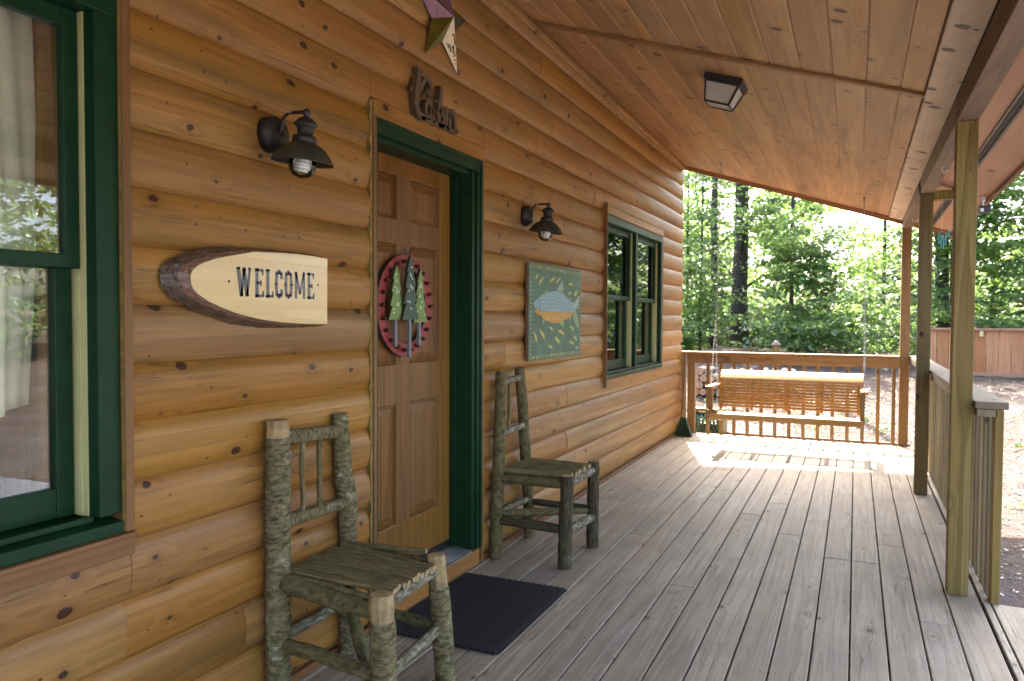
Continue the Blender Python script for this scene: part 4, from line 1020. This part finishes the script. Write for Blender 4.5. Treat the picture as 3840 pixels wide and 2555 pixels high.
# ------------------------------------------------------------------ word sign over the door, metal star
def word_sign():
    t = thing('word_sign', (-.02, 3.17, 2.3), 'weathered cutout wooden word Cabin in script letters above the door', 'sign')
    m = MB()
    def stroke(pts, w=.022):
        w *= 1.2
        pts = [Vector((0, a, b)) for a, b in pts]
        # smooth by Catmull-Rom
        P = []
        for i in range(len(pts) - 1):
            p0, p1, p2, p3 = pts[max(i - 1, 0)], pts[i], pts[i + 1], pts[min(i + 2, len(pts) - 1)]
            for k in range(6):
                s = k / 6; P.append(.5 * ((2 * p1) + (p2 - p0) * s + (2 * p0 - 5 * p1 + 4 * p2 - p3) * s * s + (3 * p1 - p0 - 3 * p2 + p3) * s ** 3))
        P.append(pts[-1]); n = len(P); L = []; Rr = []
        for i in range(n):
            d = (P[min(i + 1, n - 1)] - P[max(i - 1, 0)]).normalized(); q = Vector((0, -d.z, d.y)); ww = w / 2 * (1 + .12 * mnoise.noise(P[i] * 40)); L.append(P[i] + q * ww); Rr.append(P[i] - q * ww)
        xb, xf = -.022, .012
        for x_, mi in ((xf, 1),):
            m.add([(x_, v.y, v.z) for v in L] + [(x_, v.y, v.z) for v in Rr], [(i, i + 1, n + i + 1, n + i) for i in range(n - 1)], 0, mi)
        for S in (L, Rr): m.add([(xb, v.y, v.z) for v in S] + [(xf, v.y, v.z) for v in S], [(i, i + 1, n + i + 1, n + i) for i in range(n - 1)], 0, 0)
        for i in (0, n - 1): m.add([(xb, L[i].y, L[i].z), (xf, L[i].y, L[i].z), (xf, Rr[i].y, Rr[i].z), (xb, Rr[i].y, Rr[i].z)], [(0, 1, 2, 3)], 0, 0)
    o = .045
    stroke([(2.985 + o, 2.508), (2.982 + o, 2.465), (2.970 + o, 2.415), (2.962 + o, 2.36), (2.970 + o, 2.315), (2.998 + o, 2.292), (3.04 + o, 2.292)], .028)
    stroke([(3.052 + o, 2.425), (3.078 + o, 2.412), (3.090 + o, 2.440), (3.078 + o, 2.472), (3.045 + o, 2.478), (3.02 + o, 2.45), (2.985 + o, 2.40)], .020)
    stroke([(3.095 + o, 2.365), (3.065 + o, 2.378), (3.045 + o, 2.345), (3.055 + o, 2.305), (3.085 + o, 2.310), (3.105 + o, 2.36), (3.110 + o, 2.31), (3.130 + o, 2.295)], .020)
    stroke([(3.192 + o, 2.478), (3.180 + o, 2.42), (3.168 + o, 2.35), (3.168 + o, 2.298), (3.200 + o, 2.295), (3.215 + o, 2.33), (3.195 + o, 2.365), (3.172 + o, 2.345)], .024)
    stroke([(3.245 + o, 2.390), (3.240 + o, 2.34), (3.242 + o, 2.300), (3.262 + o, 2.295)], .022)
    stroke([(3.272 + o, 2.385), (3.275 + o, 2.34), (3.276 + o, 2.298)], .020); stroke([(3.277 + o, 2.35), (3.300 + o, 2.388), (3.322 + o, 2.375), (3.326 + o, 2.33), (3.332 + o, 2.298), (3.362 + o, 2.305)], .020)
    stroke([(3.0 + o, 2.286), (3.12 + o, 2.290), (3.24 + o, 2.291), (3.34 + o, 2.290)], .016)
    m.build('script_letters', [M['letter'], M['letterface']], t, fix=False)
word_sign()
def star():
    cy, czz, r, ri = 3.280, 2.822, .272, .110
    t = thing('metal_star', (-.02, cy, czz), 'patchwork metal barn star of mauve, olive and cream panels high above the door', 'star ornament')
    ap = (.052, cy, czz); tips = []; vals = []
    for k in range(5):
        a = math.pi / 2 + 2 * math.pi * k / 5 ; b = a + math.pi / 5
        tips.append((-.016, cy + r * math.cos(a), czz + r * math.sin(a))); vals.append((-.012, cy + ri * math.cos(b), czz + ri * math.sin(b)))
    # k: 0 top, 1 upper-left, 2 lower-left, 3 lower-right, 4 upper-right
    colr = {0: (1, 0), 1: (1, 0), 2: (1, 1), 3: (2, 2), 4: (3, 1)}
    m = MB()
    for k in range(5):
        m.add([ap, vals[k - 1], tips[k]], [(0, 1, 2)], 0, colr[k][0]); m.add([ap, tips[k], vals[k]], [(0, 1, 2)], 0, colr[k][1])
        m.add([(-.018, cy, czz), tips[k], vals[k]], [(0, 1, 2)], 0, 3); m.add([(-.018, cy, czz), vals[k - 1], tips[k]], [(0, 1, 2)], 0, 3)
    m.mi[3 * 4] = 2
    o = m.build('star_panels', [M['pink'], M['olive'], M['plate'], M['black']], t, fix=False)
    # stamped marks on the cream arm and the mauve arm
    def mark(tri, segs, mat, h=.0016):
        q = MB(); A, B, C = [Vector(v) for v in tri]; nn = (B - A).cross(C - A).normalized()
        if nn.x < 0: nn = -nn
        for (u0, v0), (u1, v1) in segs:
            p0 = A + (B - A) * u0 + (C - A) * v0 + nn * .0012; p1 = A + (B - A) * u1 + (C - A) * v1 + nn * .0012; q.beam(p0, p1, .006, h, up=nn)
        q.build('stamped_mark', mat, o)
    T3 = (ap, vals[2], tips[3])
    mark(T3, [((.10, .25), (.05, .45)), ((.10, .25), (.22, .22)), ((.45, .30), (.40, .42)), ((.45, .30), (.55, .24)), ((.40, .42), (.50, .38)), ((.15, .42), (.25, .52)), ((.30, .38), (.18, .48)), ((.10, .58), (.25, .50)), ((.05, .62), (.22, .60)), ((.08, .72), (.20, .66)), ((.04, .80), (.12, .76)), ((.62, .22), (.56, .30)), ((.70, .16), (.62, .2))], M['ink'])
    T1 = (ap, tips[1], vals[1])
    mark(T1, [((.35, .35), (.30, .60)), ((.35, .35), (.45, .30)), ((.45, .30), (.42, .52)), ((.30, .60), (.42, .52)), ((.22, .25), (.18, .45)), ((.22, .25), (.30, .22)), ((.12, .3), (.16, .5)), ((.55, .2), (.52, .38))], M['pink'], .003)
star()

# ------------------------------------------------------------------ ceiling lamp
def ceiling_lamp():
    x0, y0 = 1.095, 4.90; z0 = cz(x0, y0)
    t = thing('ceiling_lantern', (x0, y0, z0), 'square black framed lantern with frosted panes on the sloping porch ceiling', 'lamp')
    MM = Matrix.Translation((x0, y0, z0)) @ Matrix.Rotation(math.atan(.324), 4, 'Y')
    def TP(v): return MM @ Vector(v)
    m = MB(); m.box(-.119, .119, -.119, .119, -.034, -.0005, M=MM); m.box(-.107, .107, -.107, .107, -.040, -.035, M=MM)
    for i in range(18):
        a = -.1 + i * .0118; m.box(a, a + .006, -.1075, -.1045, -.047, -.0405, M=MM)
    m.build('base', M['black'], t, .004)
    a, b, h0, h1 = .104, .076, -.041, -.158; m = MB()
    T = [(-a, -a, h0), (a, -a, h0), (a, a, h0), (-a, a, h0)]; Bq = [(-b, -b, h1), (b, -b, h1), (b, b, h1), (-b, b, h1)]
    for i in range(4):
        m.beam(TP(T[i]), TP(Bq[i]), .011, .011); m.beam(TP(Bq[i]), TP(Bq[(i + 1) % 4]), .011, .011); m.beam(TP(T[i]), TP(T[(i + 1) % 4]), .010, .012)
    m.build('frame', M['black'], t)
    k = .97
    for i in range(4):
        q = MB(); j = (i + 1) % 4; q.add([TP((T[i][0] * k, T[i][1] * k, h0)), TP((T[j][0] * k, T[j][1] * k, h0)), TP((Bq[j][0] * k, Bq[j][1] * k, h1 + .002)), TP((Bq[i][0] * k, Bq[i][1] * k, h1 + .002))], [(0, 1, 2, 3)]); o = q.build('pane', M['frost'], t)
    q = MB(); q.add([TP((v[0] * k, v[1] * k, h1)) for v in Bq], [(0, 1, 2, 3)]); q.build('pane', M['frost'], t)
    q = MB(); q.tube([TP((-.03, 0, -.045)), TP((-.03, 0, -.11))], .02, 12); q.tube([TP((.035, 0, -.045)), TP((.035, 0, -.11))], .02, 12); q.build('bulb', M['white'], t)
ceiling_lamp()

# ------------------------------------------------------------------ porch swing
def swing():
    t = thing('porch_swing', (1.215, 8.1, .37), 'slatted golden wooden swing bench hanging on chains at the far end of the porch', 'swing')
    xa, xb = .505, 1.930
    m = MB()
    for k in range(9): y = 7.866 + k * .051; m.box(xa, xb, y, y + .035, .391 - (k * .0035), .402 - (k * .0035), k)
    m.box(xa, xb, 7.842, 7.861, .345, .404, 30)
    m.build('seat', M['swing'], t, .003)
    m = MB()
    def bp(s): return (8.30 + .14 * s, .425 + .30 * s)
    n = 10
    for k in range(n):
        y, z = bp((k + .5) / n); m.beam((xa + .018, y, z), (xb - .005, y, z), .0125, .0245, 50 + k, up=(0, .42, .9))
    for k, (y, z, an) in enumerate(((8.462, .742, .75), (8.502, .770, .95), (8.546, .790, 1.2))):
        m.beam((xa + .012, y, z), (xb, y, z), .0125, .043, 70 + k, up=(0, math.sin(an), math.cos(an)))
    m.build('backrest', M['swing'], t, .002)
    m = MB()
    for x in (xa + .04, xa + .36, xa + .70, xa + 1.04, xb - .04):
        m.beam((x, 8.322, .40), (x, 8.468, .715), .030, .022, 5); m.beam((x, 8.476, .722), (x, 8.556, .772), .028, .022, 5); m.beam((x, 7.87, .352), (x, 8.36, .352), .030, .05, 6); m.beam((x, 8.10, .325), (x, 8.33, .29), .030, .035, 7)
    m.build('frame', M['swing'], t, .003)
    for x, s in ((xa - .005, -1), (xb + .002, 1)):
        m = MB(); m.beam((x, 7.835, .668), (x + .012 * s, 8.45, .650), .072, .022, 3); m.build('arm', M['swingz'], t, .005)
        m = MB(); X = x - .012 * s; m.hexa([(X + a * (.018 if z < .5 else .026), 7.90 + b * .03, z) for a in (-1, 1) for b in (-1, 1) for z in (.345, .656)], 4); m.build('arm_support', M['swingz'], t, .004)
        if s < 0:
            m = MB(); m.box(xa - .02, xa + .075, 7.845, 7.93, .4045, .438, 3); m.build('corner_block', M['swingz'], t, .003)
    def chain(m, a, b, step=.026):
        a, b = Vector(a), Vector(b); d = (b - a); L = d.length; d.normalize(); n = max(2, int(L / step)); r1 = d.cross(Vector((1, .3, 0))).normalized(); r2 = d.cross(r1)
        for k in range(n):
            c = a + d * (L * (k + .5) / n); r = r1 if k % 2 else r2; q = d.cross(r); N = 8; vs = []
            for i in range(N):
                an = 2 * math.pi * i / N; ce = c + d * (.0165 * math.cos(an)) + r * (.0085 * math.sin(an)); out = (d * math.cos(an) + r * math.sin(an)).normalized()
                for w_ in ((1, 0), (0, 1), (-1, 0), (0, -1)): vs.append(ce + out * (w_[0] * .0022) + q * (w_[1] * .0022))
            m.add(vs, [(i * 4 + j, ((i + 1) % N) * 4 + j, ((i + 1) % N) * 4 + (j + 1) % 4, i * 4 + (j + 1) % 4) for i in range(N) for j in range(4)], 0, 0, True)
    for x, xt in ((xa - .012, .545), (xb + .010, 1.905)):
        m = MB(); zt = cz(xt, 8.2); mid = (x + (xt - x) * .35, 8.16, 1.36)
        chain(m, (xt, 8.16, zt + .002), mid); chain(m, mid, (x, 7.90, .36)); chain(m, mid, (x, 8.42, .40)); m.tube([(xt, 8.16, zt + .012), (xt, 8.16, zt - .03)], .006, 6)
        m.build('chain', M['steel'], t, fix=False)
swing()

# ------------------------------------------------------------------ odds and ends at the far end
def broom():
    t = thing('broom', (.03, 8.83, 0.), 'green angled broom leaning in the corner between wall and far railing', 'broom')
    m = MB(); m.tube([(.030, 8.86, .27), (.026, 9.02, .96)], .011, 10, 0, 0); m.build('handle', M['beam'], t)
    m = MB(); m.tube([(.034, 8.848, .20), (.032, 8.862, .30)], .017, 10); m.build('socket', M['cut'], t)
    m = MB()
    m.hexa([(-.048, 8.80, .004), (.010, 8.83, .215), (-.040, 8.86, .004), (.012, 8.862, .215), (.150, 8.76, .004), (.066, 8.83, .215), (.158, 8.82, .004), (.068, 8.862, .215)])
    for k in range(26):
        f = k / 25; m.beam((-.045 + .198 * f, 8.80 - .04 * f, .003), (.012 + .05 * f, 8.829, .20), .006, .006)
    m.build('bristles', M['broom'], t)
broom()
def hose():
    t = thing('hose_reel', (.22, 9.52, -.36), 'coil of dark green garden hose on a low reel behind the far railing', 'hose reel')
    m = MB(); pts = [(.075 + .3 * k / 430 + .008 * math.sin(k * .9), 9.53 + (.195 + .012 * math.sin(k * .37)) * math.sin(k * .2), -.02 + (.215 + .01 * math.sin(k * .5)) * math.cos(k * .2)) for k in range(430)]
    m.tube(pts, .0105, 7); m.build('hose', M['hose'], t)
    m = MB(); m.box(.045, .062, 9.36, 9.70, -.36, .22); m.box(.395, .412, 9.36, 9.70, -.36, .22); m.box(.045, .412, 9.45, 9.60, .222, .262); m.tube([(.06, 9.53, -.02), (.40, 9.53, -.02)], .10, 16); m.build('reel', M['olive'], t, .004)
hose()
def chimes():
    t = thing('wind_chime', (2.45, 6.70, 2.05), 'teal glass wind chime hanging below a twisted driftwood stick near the middle post', 'wind chime')
    m = MB(); m.tube([(2.358, 6.695, 1.968), (2.385, 6.698, 2.008), (2.414, 6.70, 2.032), (2.45, 6.70, 2.022), (2.485, 6.70, 2.030), (2.535, 6.70, 2.052)], [.004, .007, .009, .008, .006, .003], 8, wob=.2); m.build('driftwood', M['barkpale'], t)
    for k in range(9):
        x = 2.42 + (k % 5) * .0165; y = 6.69 + (.012 if k > 4 else 0); z = 1.925 + .055 * abs(k % 5 - 1.6) / 2 - (.03 if k > 4 else 0); m = MB(); m.tube([(x, y, z), (x, y, z + .07)], .0038, 6); m.build('tube', M['teal'], t)
    m = MB(); 
    for x in (2.42, 2.445, 2.47): m.tube([(x, 6.70, 2.03), (x, 6.70, 1.98)], .0007, 4)
    m.tube([(2.44, 6.70, 2.03), (2.44, 6.70, 2.281)], .0008, 4); m.build('string', M['white'], t)
chimes()
def flood():
    t = thing('floodlight', (2.73, 6.75, 2.27), 'small black floodlight under the porch eave right of the nearest post', 'floodlight')
    m = MB(); m.box(2.690, 2.762, 6.71, 6.78, 2.172, 2.226); m.build('housing', M['black'], t, .004)
    m = MB(); m.box(2.694, 2.716, 6.706, 6.7095, 2.180, 2.205); m.build('lens', M['white'], t)
    m = MB(); m.tube([(2.712, 6.75, 2.227), (2.712, 6.75, 2.262)], .010, 8); m.tube([(2.712, 6.75, 2.262), (2.712, 6.75, cz(2.712, 6.75))], .018, 10); m.build('mount', M['white'], t)
flood()

# ------------------------------------------------------------------ yard
def yard():
    t = thing('board_fence', (5.2, 16., .3), 'reddish vertical board fence with a brown cap across the yard at right', 'fence')
    m = MB(); Y = 16.; x = 3.02; k = 0
    while x < 9.5: m.box(x + .005, x + .190, Y, Y + .022, .40, 1.160, k); x += .195; k += 1
    m.build('board_panel', M['fence'], t, .003)
    m = MB(); m.box(3.0, 9.6, Y - .05, Y + .07, 1.161, 1.205, 1); m.build('cap_rail', M['fencex'], t, .004)
    m = MB(); m.box(3.02, 9.55, Y - .03, Y - .002, .335, .405, 2); m.build('bottom_rail', M['fencex'], t, .004)
    m = MB()
    for x in (3.03, 5.5, 7.9, 9.5): m.box(x, x + .09, Y + .023, Y + .11, -.1, 1.16, x)
    m.split('fence_post', M['fencex'], t)
    m = MB(); m.box(3.885, 3.945, Y - .045, Y - .003, 1.06, 1.15); m.box(3.905, 3.925, Y - .05, Y - .0455, 1.115, 1.175); m.build('outlet_box', M['cream'], t, .004)
    t = thing('yard_post', (.585, 14., 0.), 'short dark brown post with a pale grey metal cap beyond the far railing', 'post')
    g0 = gz(.585, 14.); m = MB(); m.box(.53, .64, 13.95, 14.06, g0 - .1, .905); m.build('shaft', M['postdark'], t, .006)
    m = MB(); m.hexa([(.51, 13.93, .906), (.555, 13.98, .975), (.51, 14.08, .906), (.555, 14.03, .975), (.66, 13.93, .906), (.615, 13.98, .975), (.66, 14.08, .906), (.615, 14.03, .975)]); m.box(.60, .61, 14.0, 14.01, .97, 1.05); m.build('cap', M['vent'], t, .004)
    # firewood
    rnd = random.Random(12); protos = []
    lw = bark('firewood_bark', (.03, .025, .022), (.11, .095, .085), (.25, .23, .21), (.09, .08, .05), ridge=True, palecut=.6)
    cw = plain('firewood_end', (.30, .235, .165), .8, var=.35, scale=18., bmp=.4)
    for v in range(4):
        m = MB(); P = bent((0, 0, 0), (0, .42, 0), 6, .006, v); m.tube(P, [.064 * (1 + .06 * rnd.uniform(-1, 1)) for _ in P], 14, v, 0, 1, wob=.12, wfreq=9.); protos.append(m.build('firewood_log', [lw, cw], origin=(0, 0, 0)))
    cnt = 0
    for r in range(4):
        for c in range(13 - (r % 2)):
            x = -.62 + c * .132 + (r % 2) * .066 + rnd.uniform(-.006, .006); y = 13.05 + rnd.uniform(-.04, .04); z = gz(x, 13.1) + .085 + r * .117
            if r == 3 and rnd.random() < .25: continue
            if r > 2 and c > 11: continue
            o = protos[cnt] if cnt < 4 else protos[rnd.randrange(4)].copy()
            if cnt >= 4: COL.objects.link(o)
            cnt += 1; o.location = (x, y, z); o.rotation_euler = (rnd.uniform(-.04, .04), rnd.uniform(0, 6.28), rnd.uniform(-.05, .05)); s = rnd.uniform(.88, 1.06); o.scale = (s, 1, s)
            tag(o, 'round firewood log with a pale cut end in the stack beyond the swing', 'log', 'stacked firewood logs')
yard()

# ------------------------------------------------------------------ leaves
def leaf_object(name, C, Nrm, size, val, mats, parent=None, origin=(0, 0, 0), midx=None):
    n = len(C); C = C - np.array(origin)
    t = RNG.normal(size=(n, 3)); t -= (t * Nrm).sum(1, keepdims=True) * Nrm; t /= np.linalg.norm(t, axis=1, keepdims=True) + 1e-9
    b = np.cross(Nrm, t); s = size[:, None]
    fold = Nrm * s * RNG.uniform(-.05, .22, (n, 1))
    v = np.empty((n, 6, 3)); v[:, 0] = C - t * s * .55; v[:, 1] = C + b * s * .36 - t * s * .12 + fold; v[:, 2] = C + b * s * .27 + t * s * .22 + fold; v[:, 3] = C + t * s * .62; v[:, 4] = C - b * s * .27 + t * s * .22 + fold; v[:, 5] = C - b * s * .36 - t * s * .12 + fold
    me = bpy.data.meshes.new(name); me.vertices.add(n * 6); me.vertices.foreach_set('co', v.reshape(-1).astype(np.float32))
    idx = np.arange(n)[:, None] * 6; q = np.concatenate([idx + np.array([0, 1, 2, 3]), idx + np.array([0, 3, 4, 5])], 1).reshape(-1)
    me.loops.add(n * 8); me.loops.foreach_set('vertex_index', q.astype(np.int32)); me.polygons.add(n * 2); me.polygons.foreach_set('loop_start', np.arange(0, n * 8, 4, dtype=np.int32))
    try: me.polygons.foreach_set('loop_total', np.full(n * 2, 4, np.int32))
    except Exception: pass
    for m_ in mats: me.materials.append(m_)
    if midx is not None: me.polygons.foreach_set('material_index', np.repeat(midx, 2).astype(np.int32))
    a = me.attributes.new('bid', 'FLOAT', 'POINT'); a.data.foreach_set('value', np.repeat(val, 6).astype(np.float32)); me.update(calc_edges=True); me.validate()
    o = bpy.data.objects.new(name, me); COL.objects.link(o)
    if parent: o.parent = parent
    else: o.location = origin
    return o
def sprays(centers, R0, per, size, tilt=.45):
    """layered leafy sprays round the given centres -> positions, normals, sizes, values"""
    C = []; N = []; S = []; V = []
    for c in centers:
        r = R0 * RNG.uniform(.6, 1.25); k = max(6, int(per * RNG.uniform(.6, 1.3)))
        ang = RNG.uniform(0, 6.283); u = RNG.normal(size=(k, 3)) * np.array([r * .55, r * .35, r * .09])
        ca, sa = math.cos(ang), math.sin(ang); x = u[:, 0] * ca - u[:, 1] * sa; y = u[:, 0] * sa + u[:, 1] * ca
        z = u[:, 2] - .25 * (u[:, 0] ** 2 + u[:, 1] ** 2) / max(r, .1)
        C.append(np.stack([x, y, z], 1) + c); nn = RNG.normal(size=(k, 3)) * tilt + np.array([0, 0, 1.]) + RNG.normal(size=3) * .18; N.append(nn / np.linalg.norm(nn, axis=1, keepdims=True))
        S.append(size * RNG.uniform(.6, 1.25, k)); V.append(np.clip(RNG.uniform(.15, .85) + RNG.normal(size=k) * .15, 0, 1))
    return np.concatenate(C), np.concatenate(N), np.concatenate(S), np.concatenate(V)
def blob(c, rx, rz, n):
    d = RNG.normal(size=(n, 3)); d /= np.linalg.norm(d, axis=1, keepdims=True); r = RNG.uniform(.25, 1., (n, 1)) ** .6
    return np.array(c) + d * r * np.array([rx, rx, rz])
def polar(az, d, el):
    a = R(az) - 0.; return (CP.x + d * math.sin(a), d * math.cos(a), CP.z + d * math.tan(R(el)))

def tree(x, y, r, H, label, crown, per, size, mat, lean=0., branches=6, group='trees beyond the porch', name='tree', low=2.):
    z0 = gz(x, y) - .1; t = thing(name, (x, y, z0), label, 'tree', group)
    m = MB(); pts = [(x + lean * k / 11 * H + .05 * r * 8 * mnoise.noise(Vector((k * .6, x, y))), y + .05 * mnoise.noise(Vector((k * .6, y, 3))), z0 + H * k / 11) for k in range(12)]
    rr = [r * (1.25 if k == 0 else 1) * (1 - .75 * k / 11) + .004 for k in range(12)]
    m.tube(pts, rr, 16, 0, 0, wob=.12, wfreq=3.); m.build('trunk', M['trunk'], t)
    m = MB(); rnd = random.Random(int(x * 100 + y)); cs = list(crown)
    for k in range(branches):
        c = cs[rnd.randrange(len(cs))]; zz = min(max(c[2] - .6, z0 + .8), z0 + H * .95); f = (zz - z0) / H; i = min(10, int(f * 11)); p0 = Vector(pts[i]).lerp(Vector(pts[i + 1]), f * 11 - i); p1 = Vector(c[:3])
        mid = p0.lerp(p1, .5) + Vector((0, 0, .15)); m.tube([p0, mid, p1], [max(.012, r * .22), max(.009, r * .13), .004], 6, k, 0)
    if branches: m.split('limb', M['trunk'], t)
    cen = []
    if H > 8:       # the high part of the crown, above the frame
        for k in range(int(H / 3)):
            cen.append(blob((x + rnd.uniform(-2.6, 2.6), y + rnd.uniform(.6, 3.2), z0 + rnd.uniform(.52, .92) * min(H, 12.)), 1.7, 1.0, 13))
    for c in crown: cen.append(blob(c[:3], c[3], c[3] * .75, int(c[4])))
    C, N, S, V = sprays(np.concatenate(cen), .55, per, size)
    leaf_object('crown', C, N, S, V, [mat], t, origin=(x, y, z0)).location = (0, 0, 0)

def crown_at(az_list):
    out = []
    for az, d, el, rad, n in az_list: p = polar(az, d, el); out.append((*p, rad, n))
    return out
# azimuth 0 = along +Y from the camera
tree(-1.02, 21.2, .215, 16., 'thickest dark trunked tree just right of the left swing chain', crown_at([(-10.2, 22.5, 9.5, 1.4, 18), (-5.4, 21, 9., 1.2, 15), (-5.0, 20.5, 6.5, 1.0, 12), (-8.2, 22.5, 13.5, 1.8, 22), (-9.6, 22.2, 4.0, .7, 6), (-7.2, 19.6, 6.8, .55, 7), (-4.6, 22, 3.4, .9, 10), (-6.2, 20, .9, .5, 5)]), 60, .115, M['leaf'], lean=.006, name='broadleaf_tree')
tree(-1.50, 20.0, .10, 12., 'slim leaf hidden trunk just left of the thick dark tree', crown_at([(-11.0, 18.5, 6.5, .8, 11), (-10.2, 19, 3.8, .7, 9), (-10.9, 19, 9.8, 1.1, 13), (-9.7, 18.8, 1.6, .55, 6)]), 60, .11, M['leafshaded'], name='broadleaf_tree')
tree(-2.02, 19.2, .035, 6.5, 'thin sapling nearest the corner of the cabin wall', crown_at([(-12., 18.5, 5., .8, 9), (-11.8, 18.8, 2.4, .6, 7)]), 45, .10, M['leaf'], branches=3, name='sapling')
tree(-1.66, 19.0, .040, 7., 'thin dark sapling between the cabin corner and the leafy trunk', crown_at([(-11., 18.3, 3.2, .7, 8), (-10.6, 18.5, 1.0, .5, 6)]), 45, .10, M['leaf'], branches=3, lean=.01, name='sapling')
tree(.42, 19.5, .055, 9., 'young maple with spreading green layers in the middle of the view', crown_at([(-3.7, 18, 5.8, .95, 20), (-2.6, 18.4, 4.4, .85, 15), (-2.2, 18., 2.6, .7, 10), (-4.0, 18, 3.6, .75, 12), (-3.3, 18, 1.2, .8, 13), (-1.6, 18.6, .9, .7, 9), (-4.6, 18.5, 7.4, .7, 9)]), 62, .105, M['leaf'], name='broadleaf_tree')
tree(3.62, 20.2, .155, 15., 'dark trunked tree seen between the middle and nearest posts', crown_at([(4.6, 19.5, 5.0, 1.1, 14), (5.0, 20, 9., 1.6, 20), (4.4, 19, 1.6, .8, 10), (3.4, 19.5, 3.4, .8, 8)]), 60, .11, M['leafshaded'], name='broadleaf_tree')
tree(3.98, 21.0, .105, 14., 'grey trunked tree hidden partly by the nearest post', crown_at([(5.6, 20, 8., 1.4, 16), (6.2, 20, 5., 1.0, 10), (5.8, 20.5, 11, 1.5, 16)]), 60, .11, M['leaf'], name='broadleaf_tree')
tree(4.86, 21.5, .075, 12., 'slender tree behind the fence right of the nearest post', crown_at([(8.2, 20, 7., 1.4, 26), (7.4, 20, 4.2, 1.0, 14), (9.2, 20, 4.6, 1.1, 16), (8.6, 20.5, 2.2, .9, 12), (7.8, 20, 10., 1.5, 20)]), 62, .11, M['leafsunlit'], name='broadleaf_tree')
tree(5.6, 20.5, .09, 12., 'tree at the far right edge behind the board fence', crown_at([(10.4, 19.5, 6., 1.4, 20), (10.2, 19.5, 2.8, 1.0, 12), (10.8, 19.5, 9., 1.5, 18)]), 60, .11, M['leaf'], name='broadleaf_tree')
tree(2.55, 24., .06, 9., 'airy pale green tree left of the far corner post', crown_at([(1.3, 23, 4.6, 1.1, 13), (2.4, 23, 6.2, 1.2, 15), (2.2, 23, 3.0, 1.0, 12), (.9, 23.5, 2.4, .9, 9), (2.8, 23, 1.2, .9, 10)]), 50, .10, M['leafsunlit'], name='broadleaf_tree')

def woods():
    cen = []; rnd = random.Random(21)
    for k in range(215):
        az = rnd.uniform(-20, 17); d = rnd.uniform(24, 42); el = rnd.uniform(-1, 13.)
        if -3.2 < az < 3.2 and el > 1.6 and rnd.random() < .6: continue
        if el > 6 and rnd.random() < .35: continue
        cen.append(blob(polar(az, d, el), rnd.uniform(.9, 1.9), rnd.uniform(.7, 1.3), rnd.randrange(8, 15)))
    C, N, S, V = sprays(np.concatenate(cen), .75, 46, .17)
    mi = (RNG.random(len(C)) < .5).astype(int)
    o = leaf_object('woods', C, N, S, V, [M['leafsunlit'], M['leaf']], origin=(0, 30, 0), midx=mi); tag(o, 'mass of sunlit green woodland foliage behind the yard', 'woods', kind='stuff')
    cen = []
    for k in range(150):
        az = rnd.uniform(-19, 16); d = rnd.uniform(16.6, 24); d = rnd.uniform(21.8, 24) if -10 < az < -6 else d; p = polar(az, d, 0); 
        if d < 18 and az > 3: continue
        cen.append(blob((p[0], p[1], gz(p[0], p[1]) + rnd.uniform(.1, 1.15)), rnd.uniform(.5, 1.0), rnd.uniform(.35, .6), rnd.randrange(6, 11)))
    C, N, S, V = sprays(np.concatenate(cen), .42, 46, .095)
    o = leaf_object('undergrowth', C, N, S, V, [M['leafshaded'], M['leafsunlit']], origin=(0, 18, 0), midx=(RNG.random(len(C)) < .45).astype(int)); tag(o, 'low leafy undergrowth along the edge of the woods', 'undergrowth', kind='stuff')
    # woods at the open side of the porch: seen mirrored in the window panes
    cen = []
    for k in range(80):
        y = rnd.uniform(2, 18); x = rnd.uniform(17, 26); z = rnd.uniform(.3, 6.2); cen.append(blob((x, y, z), 1.6, 1.2, 11))
    C, N, S, V = sprays(np.concatenate(cen), .8, 40, .20)
    o = leaf_object('woods', C, N, S, V, [M['leaf'], M['leafshaded']], origin=(18, 8, 0), midx=(RNG.random(len(C)) < .5).astype(int)); tag(o, 'green woodland beyond the open side of the porch, mirrored in the windows', 'woods', kind='stuff')
    # far trunks inside the wood mass
    # litter
    n = 14000; X = np.empty((n, 3)); k = 0
    while k < n:
        if RNG.random() < .62: x = RNG.uniform(2.60, 6.6); y = RNG.uniform(4.0, 15.9)
        else: x = RNG.uniform(-1.4, 2.6); y = RNG.uniform(9.25, 14.5)
        z = gz(x, y) + .035 * mnoise.noise(Vector((x * 1.3, y * 1.3, 0))) + .018 * mnoise.noise(Vector((x * 5, y * 5, 3))) + .012
        X[k] = (x, y, z); k += 1
    N = RNG.normal(size=(n, 3)) * .25 + np.array([0, 0, 1.]); N /= np.linalg.norm(N, axis=1, keepdims=True)
    o = leaf_object('leaf_litter', X, N, RNG.uniform(.015, .040, n), RNG.random(n), [M['litter']], origin=(3, 9, 0)); tag(o, 'dry brown and grey leaf litter over the yard', 'leaf litter', kind='stuff')
    n = 0; cs = []
    for k in range(46):
        x, y = (RNG.uniform(2.7, 5.), RNG.uniform(4.5, 12)) if k % 2 else (RNG.uniform(-.5, 2.4), RNG.uniform(9.6, 13)); cs.append((x, y, gz(x, y) + .04))
    C, N, S, V = sprays(np.array(cs), .10, 9, .05, .7); o = leaf_object('ground_sprigs', C, N, S, V, [M['sprig']], origin=(2, 9, 0)); tag(o, 'small green sprigs growing through the leaf litter', 'sprigs', kind='stuff')
woods()
